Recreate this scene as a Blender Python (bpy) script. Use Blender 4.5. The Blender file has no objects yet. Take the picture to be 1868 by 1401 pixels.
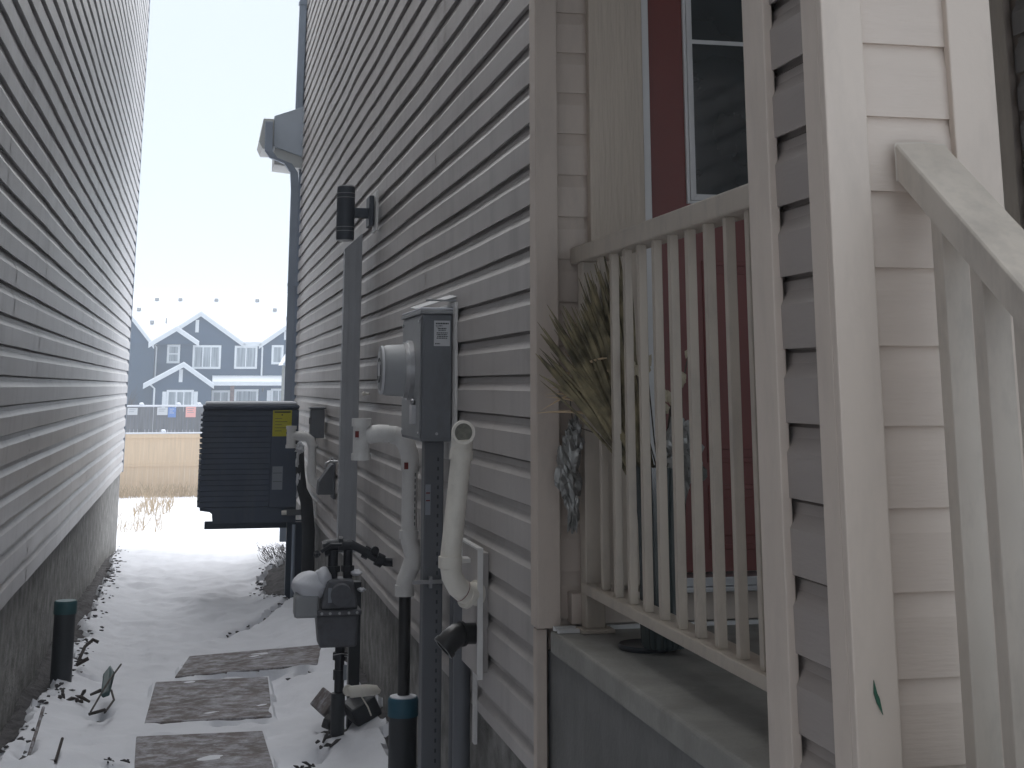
import bpy, math, random
from mathutils import Vector, Matrix, noise
R = math.radians
random.seed(7)
scene = bpy.context.scene
COL = scene.collection

# ------------------------------------------------------------------ camera
# the eye is the origin of the world: ground lies about 1.5 m below it
TILT, YAW = R(12.543), R(12.191)
cam = bpy.data.cameras.new('camera'); camo = bpy.data.objects.new('camera', cam); COL.objects.link(camo)
fw = Vector((math.sin(YAW)*math.cos(TILT), math.cos(YAW)*math.cos(TILT), math.sin(TILT)))
camo.rotation_euler = fw.to_track_quat('-Z', 'Y').to_euler()
cam.sensor_width = 36; cam.sensor_fit = 'HORIZONTAL'; cam.lens = 2580/1868*36
cam.shift_x = .0021; cam.shift_y = -.3054
cam.clip_start = .05; cam.clip_end = 600
scene.camera = camo

# ------------------------------------------------------------------ sky and sun
SUN_EL, SUN_AZ = 60, 11          # azimuth clockwise from +Y: beyond the far end of the passage
w = bpy.data.worlds.new('World'); scene.world = w; w.use_nodes = True
nt = w.node_tree; nt.nodes.clear()
out = nt.nodes.new('ShaderNodeOutputWorld'); bg = nt.nodes.new('ShaderNodeBackground')
sky = nt.nodes.new('ShaderNodeTexSky'); sky.sky_type = 'NISHITA'; sky.sun_disc = False
sky.sun_elevation = R(SUN_EL); sky.sun_rotation = R(SUN_AZ)
mix = nt.nodes.new('ShaderNodeMix'); mix.data_type = 'RGBA'; mix.inputs[0].default_value = .93
mix.inputs[7].default_value = (7.65, 8.45, 9.2, 1)     # even overcast layer, in the sky texture's own units
nt.links.new(sky.outputs[0], mix.inputs[6]); nt.links.new(mix.outputs[2], bg.inputs[0])
bg.inputs[1].default_value = .038
nt.links.new(bg.outputs[0], out.inputs[0])
sun = bpy.data.lights.new('sun', 'SUN'); sun.energy = 1.5; sun.angle = R(90); sun.color = (1, .97, .95)
suno = bpy.data.objects.new('sun', sun); COL.objects.link(suno)
sd = Vector((math.sin(R(SUN_AZ))*math.cos(R(SUN_EL)), math.cos(R(SUN_AZ))*math.cos(R(SUN_EL)), math.sin(R(SUN_EL))))
suno.rotation_euler = sd.to_track_quat('Z', 'Y').to_euler()
scene.view_settings.view_transform = 'Standard'; scene.view_settings.look = 'None'
scene.view_settings.exposure = 1.6; scene.view_settings.gamma = 1
scene.cycles.max_bounces = 6; scene.cycles.use_denoising = True
scene.cycles.volume_bounces = 1

# ------------------------------------------------------------------ materials
def mat(name, col, rough=.6, metal=0, var=.08, scale=6, bump=.0, bscale=60, stretch=(1, 1, 1), col2=None, spec=.5, detail=5):
    m = bpy.data.materials.new(name); m.use_nodes = True; n = m.node_tree.nodes; l = m.node_tree.links
    b = n['Principled BSDF']; b.inputs['Roughness'].default_value = rough; b.inputs['Metallic'].default_value = metal
    b.inputs['Specular IOR Level'].default_value = spec
    tc = n.new('ShaderNodeTexCoord'); mp = n.new('ShaderNodeMapping'); mp.inputs['Scale'].default_value = stretch
    l.new(tc.outputs['Object'], mp.inputs[0])
    nz = n.new('ShaderNodeTexNoise'); nz.inputs['Scale'].default_value = scale; nz.inputs['Detail'].default_value = detail
    l.new(mp.outputs[0], nz.inputs['Vector'])
    rp = n.new('ShaderNodeMapRange'); rp.inputs[1].default_value = .3; rp.inputs[2].default_value = .7
    l.new(nz.outputs[0], rp.inputs[0])
    mx = n.new('ShaderNodeMix'); mx.data_type = 'RGBA'
    c2 = col2 or tuple(min(1, c*(1+var)) for c in col)
    c1 = col if col2 else tuple(c*(1-var) for c in col)
    mx.inputs[6].default_value = (*c1, 1); mx.inputs[7].default_value = (*c2, 1)
    l.new(rp.outputs[0], mx.inputs[0]); l.new(mx.outputs[2], b.inputs['Base Color'])
    if bump:
        nb = n.new('ShaderNodeTexNoise'); nb.inputs['Scale'].default_value = bscale; nb.inputs['Detail'].default_value = 6
        l.new(mp.outputs[0], nb.inputs['Vector'])
        bp = n.new('ShaderNodeBump'); bp.inputs['Strength'].default_value = bump; bp.inputs['Distance'].default_value = .01
        l.new(nb.outputs[0], bp.inputs['Height']); l.new(bp.outputs[0], b.inputs['Normal'])
    return m
M = {}
M['siding'] = mat('siding_vinyl', (.43, .405, .39), .5, var=.06, scale=1.6, bump=.06, bscale=26, stretch=(1, 1, 5))
M['siding_left'] = mat('siding_vinyl_grey', (.48, .47, .475), .42, var=.07, scale=1.4, bump=.06, bscale=26, stretch=(1, 1, 5))
def grime(m, amt, stretch=(3, 3, .5), sc=2.2, col=(.16, .15, .145)):
    n = m.node_tree.nodes; l = m.node_tree.links; b = n['Principled BSDF']
    src = b.inputs['Base Color'].links[0].from_socket
    tc = n.new('ShaderNodeTexCoord'); mp = n.new('ShaderNodeMapping'); mp.inputs['Scale'].default_value = stretch
    nz = n.new('ShaderNodeTexNoise'); nz.inputs['Scale'].default_value = sc; nz.inputs['Detail'].default_value = 9; nz.inputs['Roughness'].default_value = .7
    rp = n.new('ShaderNodeMapRange'); rp.inputs[1].default_value = .48; rp.inputs[2].default_value = .78; rp.inputs[4].default_value = amt
    mx = n.new('ShaderNodeMix'); mx.data_type = 'RGBA'; mx.inputs[7].default_value = (*col, 1)
    l.new(tc.outputs['Object'], mp.inputs[0]); l.new(mp.outputs[0], nz.inputs['Vector']); l.new(nz.outputs[0], rp.inputs[0])
    l.new(rp.outputs[0], mx.inputs[0]); l.new(src, mx.inputs[6]); l.new(mx.outputs[2], b.inputs['Base Color'])
grime(M['siding'], .45); grime(M['siding_left'], .45)
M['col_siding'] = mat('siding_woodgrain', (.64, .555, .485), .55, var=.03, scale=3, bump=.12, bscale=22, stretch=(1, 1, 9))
M['trim'] = mat('trim_paint', (.53, .455, .395), .5, var=.03, scale=3, bump=.04, bscale=80)
M['col_shaded'] = mat('column_siding_shaded', (.37, .33, .305), .5, var=.05, scale=3, bump=.08, bscale=24, stretch=(1, 1, 6))  # column siding again, its shaded side put into a darker colour
M['coltrim'] = mat('column_trim_paint', (.66, .575, .50), .5, var=.025, scale=2.5, bump=.04, bscale=80)
M['grain'] = mat('woodgrain_board', (.52, .45, .375), .6, var=.05, scale=9, bump=.35, bscale=16, stretch=(7, 7, .5))
M['parging'] = mat('cement_parging', (.22, .215, .205), .9, var=.4, scale=11, bump=1, bscale=42, detail=8)
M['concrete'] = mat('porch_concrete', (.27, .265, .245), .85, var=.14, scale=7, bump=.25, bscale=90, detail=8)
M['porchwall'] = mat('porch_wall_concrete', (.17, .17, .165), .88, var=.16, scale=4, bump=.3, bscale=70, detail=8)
M['rail'] = mat('railing_paint', (.46, .405, .34), .45, var=.05, scale=9, bump=.04, bscale=60)
M['housetrim'] = mat('house_trim_paint', (.66, .69, .72), .5, var=.04)
M['rail2'] = mat('stair_rail_paint', (.56, .505, .44), .42, var=.07, scale=6, bump=.05, bscale=60)
M['white'] = mat('white_frame_paint', (.62, .62, .62), .4, var=.04)
M['red'] = mat('door_red_paint', (.16, .036, .030), .45, var=.07, scale=3, bump=.05, bscale=40)
M['glass'] = mat('dark_glass', (.02, .026, .028), .06, var=.2, spec=.8)
M['winglass'] = mat('window_glass', (.10, .13, .16), .15, var=.4, scale=1.5, stretch=(5, 1, .3), col2=(.42, .46, .50))
M['navy'] = mat('navy_siding', (.011, .043, .095), .6, var=.06, scale=.8, bump=.3, bscale=3, stretch=(.2, .2, 6))
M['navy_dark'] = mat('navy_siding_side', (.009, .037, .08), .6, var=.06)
M['brick'] = mat('brick_pillar', (.20, .12, .11), .8, var=.4, scale=6)
M['snow'] = mat('snow', (.66, .675, .72), .8, var=.05, scale=4, bump=.8, bscale=16, spec=.25, detail=8)
M['roofsnow'] = mat('roof_snow', (.78, .80, .84), .8, var=.02)
M['dirt'] = mat('frozen_dirt', (.055, .052, .055), .95, var=.5, scale=14, bump=1, bscale=50)
M['greywood'] = mat('grey_fence_wood', (.13, .13, .14), .8, var=.25, scale=3, stretch=(6, 1, .4))
M['tan'] = mat('tan_fence_wood', (.66, .50, .34), .7, var=.07, scale=3, stretch=(6, 1, .4))
M['galv'] = mat('grey_metal_box', (.15, .16, .175), .45, .35, var=.08, scale=5)
M['steel'] = mat('meter_steel', (.42, .42, .43), .3, .7, var=.1, scale=12)
M['alu'] = mat('grey_enamel', (.30, .31, .32), .5, .1, var=.07, scale=9)
M['duct'] = mat('conduit_cover_paint', (.115, .122, .135), .5, .1, var=.06)
M['eave'] = mat('eave_paint', (.46, .51, .57), .5, var=.05)
M['cover'] = mat('cover_paint', (.36, .37, .39), .5, .1, var=.06, scale=3)
M['drain'] = mat('downspout_paint_flare', (.29, .335, .40), .5, .1, var=.05)  # pale blue of the lens flare is mixed into this paint colour
M['fixture'] = mat('lamp_black_metal', (.05, .058, .072), .5, .2, var=.1)
M['lens'] = mat('lamp_glass_disc', (.5, .5, .5), .3)
M['pvc'] = mat('white_pvc', (.76, .73, .66), .4, var=.07, scale=9)
M['pvcgrey'] = mat('pvc_shade', (.68, .675, .66), .45, var=.06, scale=9)  # white PVC greyed, shade put into the colour; also serves grey plates
M['pvcin'] = mat('pvc_screen', (.20, .20, .17), .8, var=.2, scale=90)
M['redmark'] = mat('primer_mark', (.16, .012, .010), .5)
M['blackpipe'] = mat('black_abs', (.012, .012, .013), .35, var=.2)
M['sleeve'] = mat('dark_sleeve', (.028, .032, .038), .5, var=.15)
M['bluecap'] = mat('blue_cap', (.015, .085, .13), .5, var=.12, scale=14)
M['greencap'] = mat('green_cap', (.02, .075, .085), .5, var=.12, scale=14)
M['acbody'] = mat('ac_dark_blue', (.060, .075, .108), .6, .0, var=.12, scale=4)
M['yellow'] = mat('yellow_sticker', (.48, .44, .03), .6, var=.04)
M['paper'] = mat('paper_label', (.55, .56, .58), .6, var=.03)
M['greylabel'] = mat('grey_label', (.25, .27, .30), .6, var=.03)
M['ink'] = mat('label_ink', (.04, .045, .05), .7)
M['gasgrey'] = mat('gas_meter_grey', (.105, .11, .125), .55, .1, var=.1, scale=12)
M['gaspipe'] = mat('gas_pipe_dark', (.022, .024, .030), .5, .3, var=.2, scale=20)
M['foam'] = mat('pipe_insulation', (.022, .024, .028), .8, var=.2)
M['paver'] = mat('paver_concrete', (.13, .112, .108), .85, var=.2, scale=9, bump=.3, bscale=70)
M['leaf'] = mat('dried_leaf', (.065, .056, .032), .7, var=.3, scale=22, col2=(.32, .27, .155))
M['petal'] = mat('dried_petal', (.42, .37, .27), .7, var=.15, scale=30)
M['stem'] = mat('dry_stem', (.05, .04, .03), .8, var=.3, scale=20)
M['foil'] = mat('silver_wrap', (.26, .26, .25), .32, .55, var=.35, scale=22)
M['wrap'] = mat('grey_clear_wrap', (.10, .11, .11), .25, .1, var=.5, scale=20, stretch=(3, 3, .5), col2=(.25, .26, .26))
M['vase'] = mat('dark_glass_vase', (.018, .028, .030), .12, var=.4, scale=12, stretch=(4, 4, .6), col2=(.07, .085, .085), spec=.8)
M['tallgrass'] = mat('dead_grass', (.44, .33, .21), .8, var=.25, scale=8)
M['twig'] = mat('dark_twig', (.035, .028, .025), .8, var=.3, scale=14)
M['teal'] = mat('teal_plastic', (.02, .055, .06), .5, var=.2)
M['notice_blue'] = mat('blue_notice', (.12, .22, .50), .6, var=.15, scale=9)
M['notice_pink'] = mat('pink_notice', (.75, .36, .33), .6, var=.06)
M['shed'] = mat('shed_olive', (.12, .125, .11), .8, var=.1)
M['greenleaf'] = mat('green_leaf', (.03, .12, .075), .6, var=.15, scale=60)
M['soffit'] = mat('soffit_pale', (.55, .56, .54), .6, var=.03)

# snow dusting as worn, blown-in patches on the paver tops
def dust(m, thr, stretch=(2.2, 3.4, 1)):
    n = m.node_tree.nodes; l = m.node_tree.links; b = n['Principled BSDF']
    src = b.inputs['Base Color'].links[0].from_socket
    tc = n.new('ShaderNodeTexCoord'); mp = n.new('ShaderNodeMapping'); mp.inputs['Scale'].default_value = stretch
    nz = n.new('ShaderNodeTexNoise'); nz.inputs['Scale'].default_value = 5.5; nz.inputs['Detail'].default_value = 12; nz.inputs['Roughness'].default_value = .75
    rp = n.new('ShaderNodeMapRange'); rp.inputs[1].default_value = thr; rp.inputs[2].default_value = thr+.26
    mx = n.new('ShaderNodeMix'); mx.data_type = 'RGBA'; mx.inputs[7].default_value = (.46, .47, .52, 1)
    l.new(tc.outputs['Object'], mp.inputs[0]); l.new(mp.outputs[0], nz.inputs['Vector']); l.new(nz.outputs[0], rp.inputs[0])
    l.new(rp.outputs[0], mx.inputs[0]); l.new(src, mx.inputs[6]); l.new(mx.outputs[2], b.inputs['Base Color'])
dust(M['paver'], .44)
grime(M['coltrim'], .28, (2, 2, .6), 3); grime(M['trim'], .3, (3, 3, .8), 3); grime(M['pvc'], .22, (2, 2, 1), 9); grime(M['pvcgrey'], .25, (2, 2, 1), 9)
grime(M['rail'], .4, (3, 3, 1), 6); grime(M['rail2'], .4, (3, 3, 1), 5); grime(M['galv'], .5, (2, 2, 1), 7, (.07, .06, .055)); grime(M['gasgrey'], .6, (2, 2, 2), 9, (.05, .04, .035))
grime(M['cover'], .4, (4, 4, .5), 4, (.10, .10, .10)); grime(M['acbody'], .5, (3, 3, .6), 4, (.10, .11, .12)); grime(M['concrete'], .6, (1, 1, 1), 5, (.13, .125, .11)); grime(M['porchwall'], .6, (2, 2, .6), 3, (.09, .09, .088))

# ------------------------------------------------------------------ mesh builder
class MB:
    def __init__(s): s.v = []; s.f = []
    def add(s, vs, fs):
        o = len(s.v); s.v += [Vector(p) for p in vs]; s.f += [tuple(i+o for i in f) for f in fs]; return s
    def box(s, x0, x1, y0, y1, z0, z1, rz=0, rx=0, ry=0):
        c = Vector(((x0+x1)/2, (y0+y1)/2, (z0+z1)/2)); h = Vector(((x1-x0)/2, (y1-y0)/2, (z1-z0)/2))
        m = Matrix.Rotation(rz, 3, 'Z') @ Matrix.Rotation(ry, 3, 'Y') @ Matrix.Rotation(rx, 3, 'X')
        vs = [c + m @ Vector((h.x*a, h.y*b, h.z*d)) for a in (-1, 1) for b in (-1, 1) for d in (-1, 1)]
        return s.add(vs, [(0, 1, 3, 2), (4, 6, 7, 5), (0, 4, 5, 1), (2, 3, 7, 6), (0, 2, 6, 4), (1, 5, 7, 3)])
    def tube(s, pts, r, n=12, caps=True):
        pts = [Vector(p) for p in pts]; k = len(pts); rs = r if isinstance(r, (list, tuple)) else [r]*k
        rings = []; prev = None
        for i, p in enumerate(pts):
            t = (pts[min(i+1, k-1)]-pts[max(i-1, 0)])
            if t.length < 1e-9: t = Vector((0, 0, 1))
            t.normalize()
            if prev is None:
                a = t.orthogonal().normalized()
            else:
                a = (prev - t*prev.dot(t))
                a = a.normalized() if a.length > 1e-6 else t.orthogonal().normalized()
            prev = a; b = t.cross(a)
            rings.append([p + (a*math.cos(2*math.pi*j/n)+b*math.sin(2*math.pi*j/n))*rs[i] for j in range(n)])
        vs = [q for rg in rings for q in rg]; fs = []
        for i in range(k-1):
            for j in range(n):
                fs.append((i*n+j, i*n+(j+1) % n, (i+1)*n+(j+1) % n, (i+1)*n+j))
        if caps: fs += [tuple(range(n))[::-1], tuple((k-1)*n+j for j in range(n))]
        return s.add(vs, fs)
    def ring(s, c, axis, r0, r1, L, n=28):            # open pipe end: outer r1, inner r0, length L along axis
        ax = Vector(axis).normalized(); a = ax.orthogonal().normalized(); b = ax.cross(a); c = Vector(c); vs = []
        for (r, h) in ((r1, 0), (r1, L), (r0, L), (r0, 0)):
            vs += [c+ax*h+(a*math.cos(2*math.pi*j/n)+b*math.sin(2*math.pi*j/n))*r for j in range(n)]
        fs = [(q*n+j, q*n+(j+1) % n, ((q+1) % 4)*n+(j+1) % n, ((q+1) % 4)*n+j) for q in range(4) for j in range(n)]
        return s.add(vs, fs)
    def prism(s, poly, d):                             # poly: 3D points of a planar outline, d: extrusion
        d = Vector(d); p = [Vector(q) for q in poly]; n = len(p)
        return s.add(p+[q+d for q in p], [tuple(range(n))[::-1], tuple(range(n, 2*n))]+[(i, (i+1) % n, n+(i+1) % n, n+i) for i in range(n)])
    def lathe(s, c, prof, n=24):                       # prof: (r, z) list round a vertical axis
        c = Vector(c); vs = [c+Vector((r*math.cos(2*math.pi*j/n), r*math.sin(2*math.pi*j/n), z)) for r, z in prof for j in range(n)]
        k = len(prof); fs = [(i*n+j, i*n+(j+1) % n, (i+1)*n+(j+1) % n, (i+1)*n+j) for i in range(k-1) for j in range(n)]
        return s.add(vs, fs+[tuple(range(n))[::-1], tuple((k-1)*n+j for j in range(n))])
    def blob(s, c, r, seed=0, amp=.25, n=10, m=7, freq=6):
        c = Vector(c); r = Vector(r) if not isinstance(r, (int, float)) else Vector((r, r, r)); vs = []
        for i in range(m+1):
            th = math.pi*i/m
            for j in range(n):
                d = Vector((math.sin(th)*math.cos(2*math.pi*j/n), math.sin(th)*math.sin(2*math.pi*j/n), math.cos(th)))
                k = 1+amp*noise.noise(d*freq*.4+Vector((seed*3.1, seed, 0)))*2
                vs.append(c+Vector((d.x*r.x, d.y*r.y, d.z*r.z))*k)
        return s.add(vs, [(i*n+j, (i+1)*n+j, (i+1)*n+(j+1) % n, i*n+(j+1) % n) for i in range(m) for j in range(n)])
    def build(s, name, m, parent=None, at=None, smooth=False, bevel=0, seg=2, solid=0):
        o0 = Vector(at) if at is not None else (Vector(ORG[parent.name]) if parent else Vector((0, 0, 0)))
        me = bpy.data.meshes.new(name); me.from_pydata([p-o0 for p in s.v], [], s.f); me.validate(); me.update()
        me.materials.append(m)
        o = bpy.data.objects.new(name, me); COL.objects.link(o); ORG[o.name] = o0.copy()
        if parent: o.parent = parent
        else: o.location = o0
        if smooth:
            for p in me.polygons: p.use_smooth = True
            me.set_sharp_from_angle(angle=R(40))
        if bevel:
            b = o.modifiers.new('bevel', 'BEVEL'); b.width = bevel; b.segments = seg; b.limit_method = 'ANGLE'; b.angle_limit = R(40)
        if solid:
            b = o.modifiers.new('solid', 'SOLIDIFY'); b.thickness = solid
        return o
ORG = {}
def tag(o, label=None, cat=None, group=None, kind=None):
    if label: o['label'] = label
    if cat: o['category'] = cat
    if group: o['group'] = group
    if kind: o['kind'] = kind
    return o
def thing(name, loc, label, cat, group=None):
    o = bpy.data.objects.new(name, None); COL.objects.link(o); o.location = loc; ORG[o.name] = Vector(loc)
    return tag(o, label, cat, group)
def part(mb, name, m, parent, **k): return mb.build(name, m, parent, **k)
def B(*a, **k): return MB().box(*a, **k)

PITCH = .114
def siding(o, u, n, L, z0, z1, amp=.0045, seams=(), phase=0, seed=0, step=.22, zw=.0016, prof=None):
    """lapped siding: flat face, cove and butt lip; panels of two courses overlap at seams"""
    mb = MB(); o = Vector(o); u = Vector(u); n = Vector(n)
    prof = prof or [(.10, -.024), (.10, -.003), (0, -.003), (0, 0), (.60, .0008), (.80, -.0125), (.94, -.0150), (.985, -.022), (1.10, -.0245)]  # hollow behind each butt lip is added to trap light and darken the line
    k0 = 0; z = z0-phase*PITCH
    k = 0
    while z < z1:
        pan = k//2
        cuts = sorted([0, L]+[c for c in [sm(pan) for sm in seams] if 0 < c < L])
        for ci in range(len(cuts)-1):
            a, b = cuts[ci], cuts[ci+1]; off = .0013*((ci+pan) % 2) if len(cuts) > 2 else 0
            ns = max(2, int((b-a)/step)+1); base = len(mb.v); cnt = 0; rows = []
            for i in range(ns+1):
                t = a+(b-a)*i/ns; row = []
                for (fz, dp) in prof:
                    zz = min(max(z+fz*PITCH, z0), z1)
                    bl = amp*(noise.noise(Vector((t*.9+seed, zz*1.1, seed)))+.6*noise.noise(Vector((t*2.3, zz*2.5+seed, 3))))
                    zo = zw*noise.noise(Vector((t*1.7, k*3.7+seed, 5)))
                    if zz <= z0+.001 or zz >= z1-.001: zo = 0
                    row.append(len(mb.v)); mb.v.append(o+u*t+n*(dp+bl+off)+Vector((0, 0, zz+zo)))
                rows.append(row)
            for i in range(ns):
                for j in range(len(prof)-1):
                    mb.f.append((rows[i][j], rows[i+1][j], rows[i+1][j+1], rows[i][j+1]))
        z += PITCH; k += 1
    return mb

# ------------------------------------------------------------------ ground
def lerp(t, pts):
    for (a, va), (b, vb) in zip(pts, pts[1:]):
        if t <= b: return va+(vb-va)*max(0, min(1, (t-a)/(b-a)))
    return pts[-1][1]
XL, XR = -.722, .874
PAV = [(-.175, .365, 5.88, 6.78, R(1.5), -1.478, 'half snow covered stepping slab nearest the camera', R(.6)),
       (-.15, .42, 7.06, 7.98, R(-1.5), -1.482, 'stepping slab with a snow covered middle, second from the camera', R(-.5)),
       (-.01, .735, 8.12, 8.70, R(-7), -1.470, 'wide slanted stepping slab lying below the gas meter', R(-3.9))]
FEET = [(.05, 9.5), (.22, 10.3), (.0, 11.1), (.24, 11.9), (.02, 12.8), (-.28, 9.9), (.30, 13.6), (-.25, 8.9)]
def base(x, y):
    z = lerp(y, [(-20, -1.5), (5, -1.47), (8, -1.5), (14, -1.52), (16, -1.62), (22, -2.0), (30, -2.45), (42, -3.0), (60, -2.9), (90, -2.5), (300, -2.5)])
    if y < 15:
        fade = min(1, (15-y)/3)
        z += fade*(.10*max(0, min(1, (-.42-x)/.3))*(1 if y < 9 else max(.35, 1-(y-9)*.15)) + .10*max(0, min(1, (x-.48)/.4)))
        z += fade*.026*noise.noise(Vector((x*2.2, y*1.1, 0)))+fade*.020*noise.noise(Vector((x*6, y*4.5, 4)))+fade*.007*noise.noise(Vector((x*18, y*15, 5)))
        for (fx, fy) in FEET: z -= .020*fade*math.exp(-((x-fx)/.055)**4-((y-fy)/.13)**4)
        z += .07*math.exp(-((x+.42)**2/.05+(y-6.0)**2/.5))        # drift in the near left corner
        z -= .02*math.exp(-((x-.2)**2/.25))*fade
    else:
        z += .05*noise.noise(Vector((x*.35, y*.18, 0)))+.012*noise.noise(Vector((x*1.6, y*.9, 2)))
        z += .05*math.sin(y*1.1+x*.4)*math.exp(-(y-15)/12)*.5
    return z
def depth(x, y):            # how much snow lies on the dirt
    d = .035+.012*noise.noise(Vector((x*9, y*7, 9)))
    n1 = noise.noise(Vector((x*8, y*3.2, 1)))+.7*noise.noise(Vector((x*21, y*13, 2)))+.4*noise.noise(Vector((x*50, y*33, 3)))
    e = (x-XL)                                                # melted strip along the left foundation
    wd = lerp(y, [(5, .01), (6.6, .05), (7.4, .09), (8.5, .12), (10, .12), (12, .10), (15.5, .04), (16.4, 0)])
    d -= .10*max(0, min(1, (wd+.055*n1-e)/.05))
    e = (XR-x); wd = lerp(y, [(5, .05), (7, .04), (9.6, .04), (10.6, .12), (11.3, .30), (12.2, .34), (12.9, .12), (14, 0)])
    d -= .10*max(0, min(1, (wd+.07*n1-e)/.05))
    # thin diagonal melt line beside the gas regulator
    cx = .30+(y-9.7)*.42; q = abs(x-cx)
    if 9.5 < y < 10.75: d -= .07*max(0, 1-q/(.035+.02*n1)) * (1 if 9.7 < y < 10.6 else .5)
    for (ax, ay, sx, sy) in ((-.50, 8.2, .07, .12), (-.36, 7.3, .06, .16), (.66, 6.72, .10, .16), (.55, 6.3, .05, .10), (.62, 8.0, .05, .07), (-.24, 6.2, .05, .08), (-.60, 6.3, .04, .25)):
        g = math.exp(-((x-ax)/sx)**2-((y-ay)/sy)**2); d -= .085*max(0, g+.45*n1*g-.30)
    return d
def pav_top(x, y):
    for (x0, x1, y0, y1, rz, zt, _, ry) in PAV:
        cx, cy = (x0+x1)/2, (y0+y1)/2; dx, dy = x-cx, y-cy
        u = dx*math.cos(-rz)-dy*math.sin(-rz); v = dx*math.sin(-rz)+dy*math.cos(-rz)
        if abs(u) < (x1-x0)/2+.015 and abs(v) < (y1-y0)/2+.02: return zt-math.tan(ry)*u, abs(u)/((x1-x0)/2), abs(v)/((y1-y0)/2), u, v
    return None
def snowz(x, y):
    z = base(x, y)
    if y < 16.3 and -.75 < x < .9: z = z-.035+depth(x, y)
    p = pav_top(x, y)
    if p:
        zt, au, av, u, v = p
        n2 = noise.noise(Vector((x*4, y*6, 7)))+.5*noise.noise(Vector((x*12, y*20, 8)))
        z = zt-.012+.020*max(0, n2+.02-au*.35)
        e = max(au, av)
        if e > .93: z = max(z, zt-.012+.022*max(0, noise.noise(Vector((x*6, y*6, 3)))+(e-.97)*5))
    return z
def grid(xs, ys, fz, name, m, **k):
    mb = MB(); nx = len(xs)
    mb.v = [Vector((x, y, fz(x, y))) for y in ys for x in xs]
    mb.f = [(j*nx+i, j*nx+i+1, (j+1)*nx+i+1, (j+1)*nx+i) for j in range(len(ys)-1) for i in range(nx-1)]
    return mb.build(name, m, smooth=True)
def fr(a, b, s):
    n = max(1, round((b-a)/s)); return [a+(b-a)*i/n for i in range(n)]
xs = [-160, -90, -50, -30, -20, -14, -10, -7, -5, -3.5, -2.5, -1.8, -1.3, -1.0]+fr(-.80, .96, .021)+[.96, 1.2, 1.6, 2.2, 3, 4, 5.5, 7.5, 10, 14, 20, 30, 50, 90, 160]
ys = [-20, -8, -3, 0, 2, 3.4]+fr(4.2, 5.2, .2)+fr(5.2, 9.5, .021)+fr(9.5, 13, .035)+fr(13, 17, .08)+fr(17, 30, .4)+fr(30, 60, 1.5)+[60, 65, 72, 80, 90, 110, 150, 220, 300]
tag(grid(xs, ys, snowz, 'snow_ground', M['snow']), 'snow covering the passage and yard', kind='structure')
tag(grid(fr(-.78, .94, .02)+[.94], fr(4.2, 16.2, .03)+[16.2], lambda x, y: base(x, y)-.040+.016*noise.noise(Vector((x*26, y*22, 6)))+.008*noise.noise(Vector((x*60, y*50, 6))), 'soil', M['dirt']), 'dark frozen soil', kind='structure')
# clods and leaves caught at the edge of the snow (nobody could count them)
mb = MB(); rr = random.Random(3)
for i in range(330):
    if i % 3:
        y = rr.uniform(5.6, 15); e = lerp(y, [(5, .03), (6.6, .07), (7.4, .12), (8.5, .15), (10, .15), (12, .12), (15.5, .05)])
        x = XL+e+rr.gauss(0, .035)
    elif i % 2:
        y = rr.uniform(10.6, 12.8); x = XR-lerp(y, [(10.6, .12), (11.3, .32), (12.2, .35), (12.9, .12)])+rr.gauss(0, .04)
    else:
        y = rr.uniform(9.6, 10.7); x = .30+(y-9.7)*.42+rr.gauss(0, .015)
    if x < XL+.01 or x > XR-.02: continue
    s = rr.uniform(.004, .014); mb.blob((x, y, snowz(x, y)+s*.2), (s*rr.uniform(.7, 1.8), s, s*rr.uniform(.3, .7)), seed=i, amp=.4, n=6, m=4)
tag(mb.build('soil_clods', M['dirt'], smooth=False), 'dark clods and leaf litter along the snow edge', 'clods', kind='stuff')

for (x0, x1, y0, y1, rz, zt, lab, ry) in PAV:
    o = B(x0, x1, y0, y1, zt-.05, zt, rz=rz, ry=ry).build('paving_slab', M['paver'], at=((x0+x1)/2, (y0+y1)/2, zt-.05), bevel=.006)
    tag(o, lab, 'paving slab', 'stepping slabs in the snow')

# ------------------------------------------------------------------ left house
hl = thing('sided_house', (-4, 9, -1.5), 'tall grey sided house wall filling the left of the picture', 'house')
seamL = [lambda p: 7.1-4.0-((p*1.37) % 1.0)*.25, lambda p: 9.6-4+((p*2.1) % 3)*.5, lambda p: 1.1+((p*.77) % 1)]
part(siding((XL, 16.0, 0), (0, -1, 0), (1, 0, 0), 30, -.871, 4.7, seams=[lambda p, f=f: 16.0-(f(p)+4.0) for f in seamL], seed=3.3, phase=0), 'siding', M['siding_left'], hl)
part(B(-8, -.745, -14, 15.95, -2.3, -.868), 'foundation', M['parging'], hl)
part(B(-8, -.765, -14, 15.95, -.867, 4.7), 'wall', M['siding_left'], hl)
part(B(-7, -.74, -14, 5.0, 4.701, 7.0), 'unseen_shade_block', M['siding_left'], hl)  # unseen block added above the near wall to shade the porch side
part(MB().prism([(XL-.035, 15.98, 0), (XL+.012, 15.98, 0), (XL+.012, 16.02, 0), (XL-.035, 16.02, 0)], (0, 0, 6.3)).__class__().box(XL-.05, XL+.004, 15.995, 16.03, -.885, 4.7), 'corner_trim', M['drain'], hl)
part(MB().prism([(-8.2, -14.1, 4.7), (-.70, -14.1, 4.7), (-.70, -14.1, 4.8), (-4.4, -14.1, 7.0), (-8.2, -14.1, 4.8)], (0, 30.4, 0)), 'roof', M['roofsnow'], hl)

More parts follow.
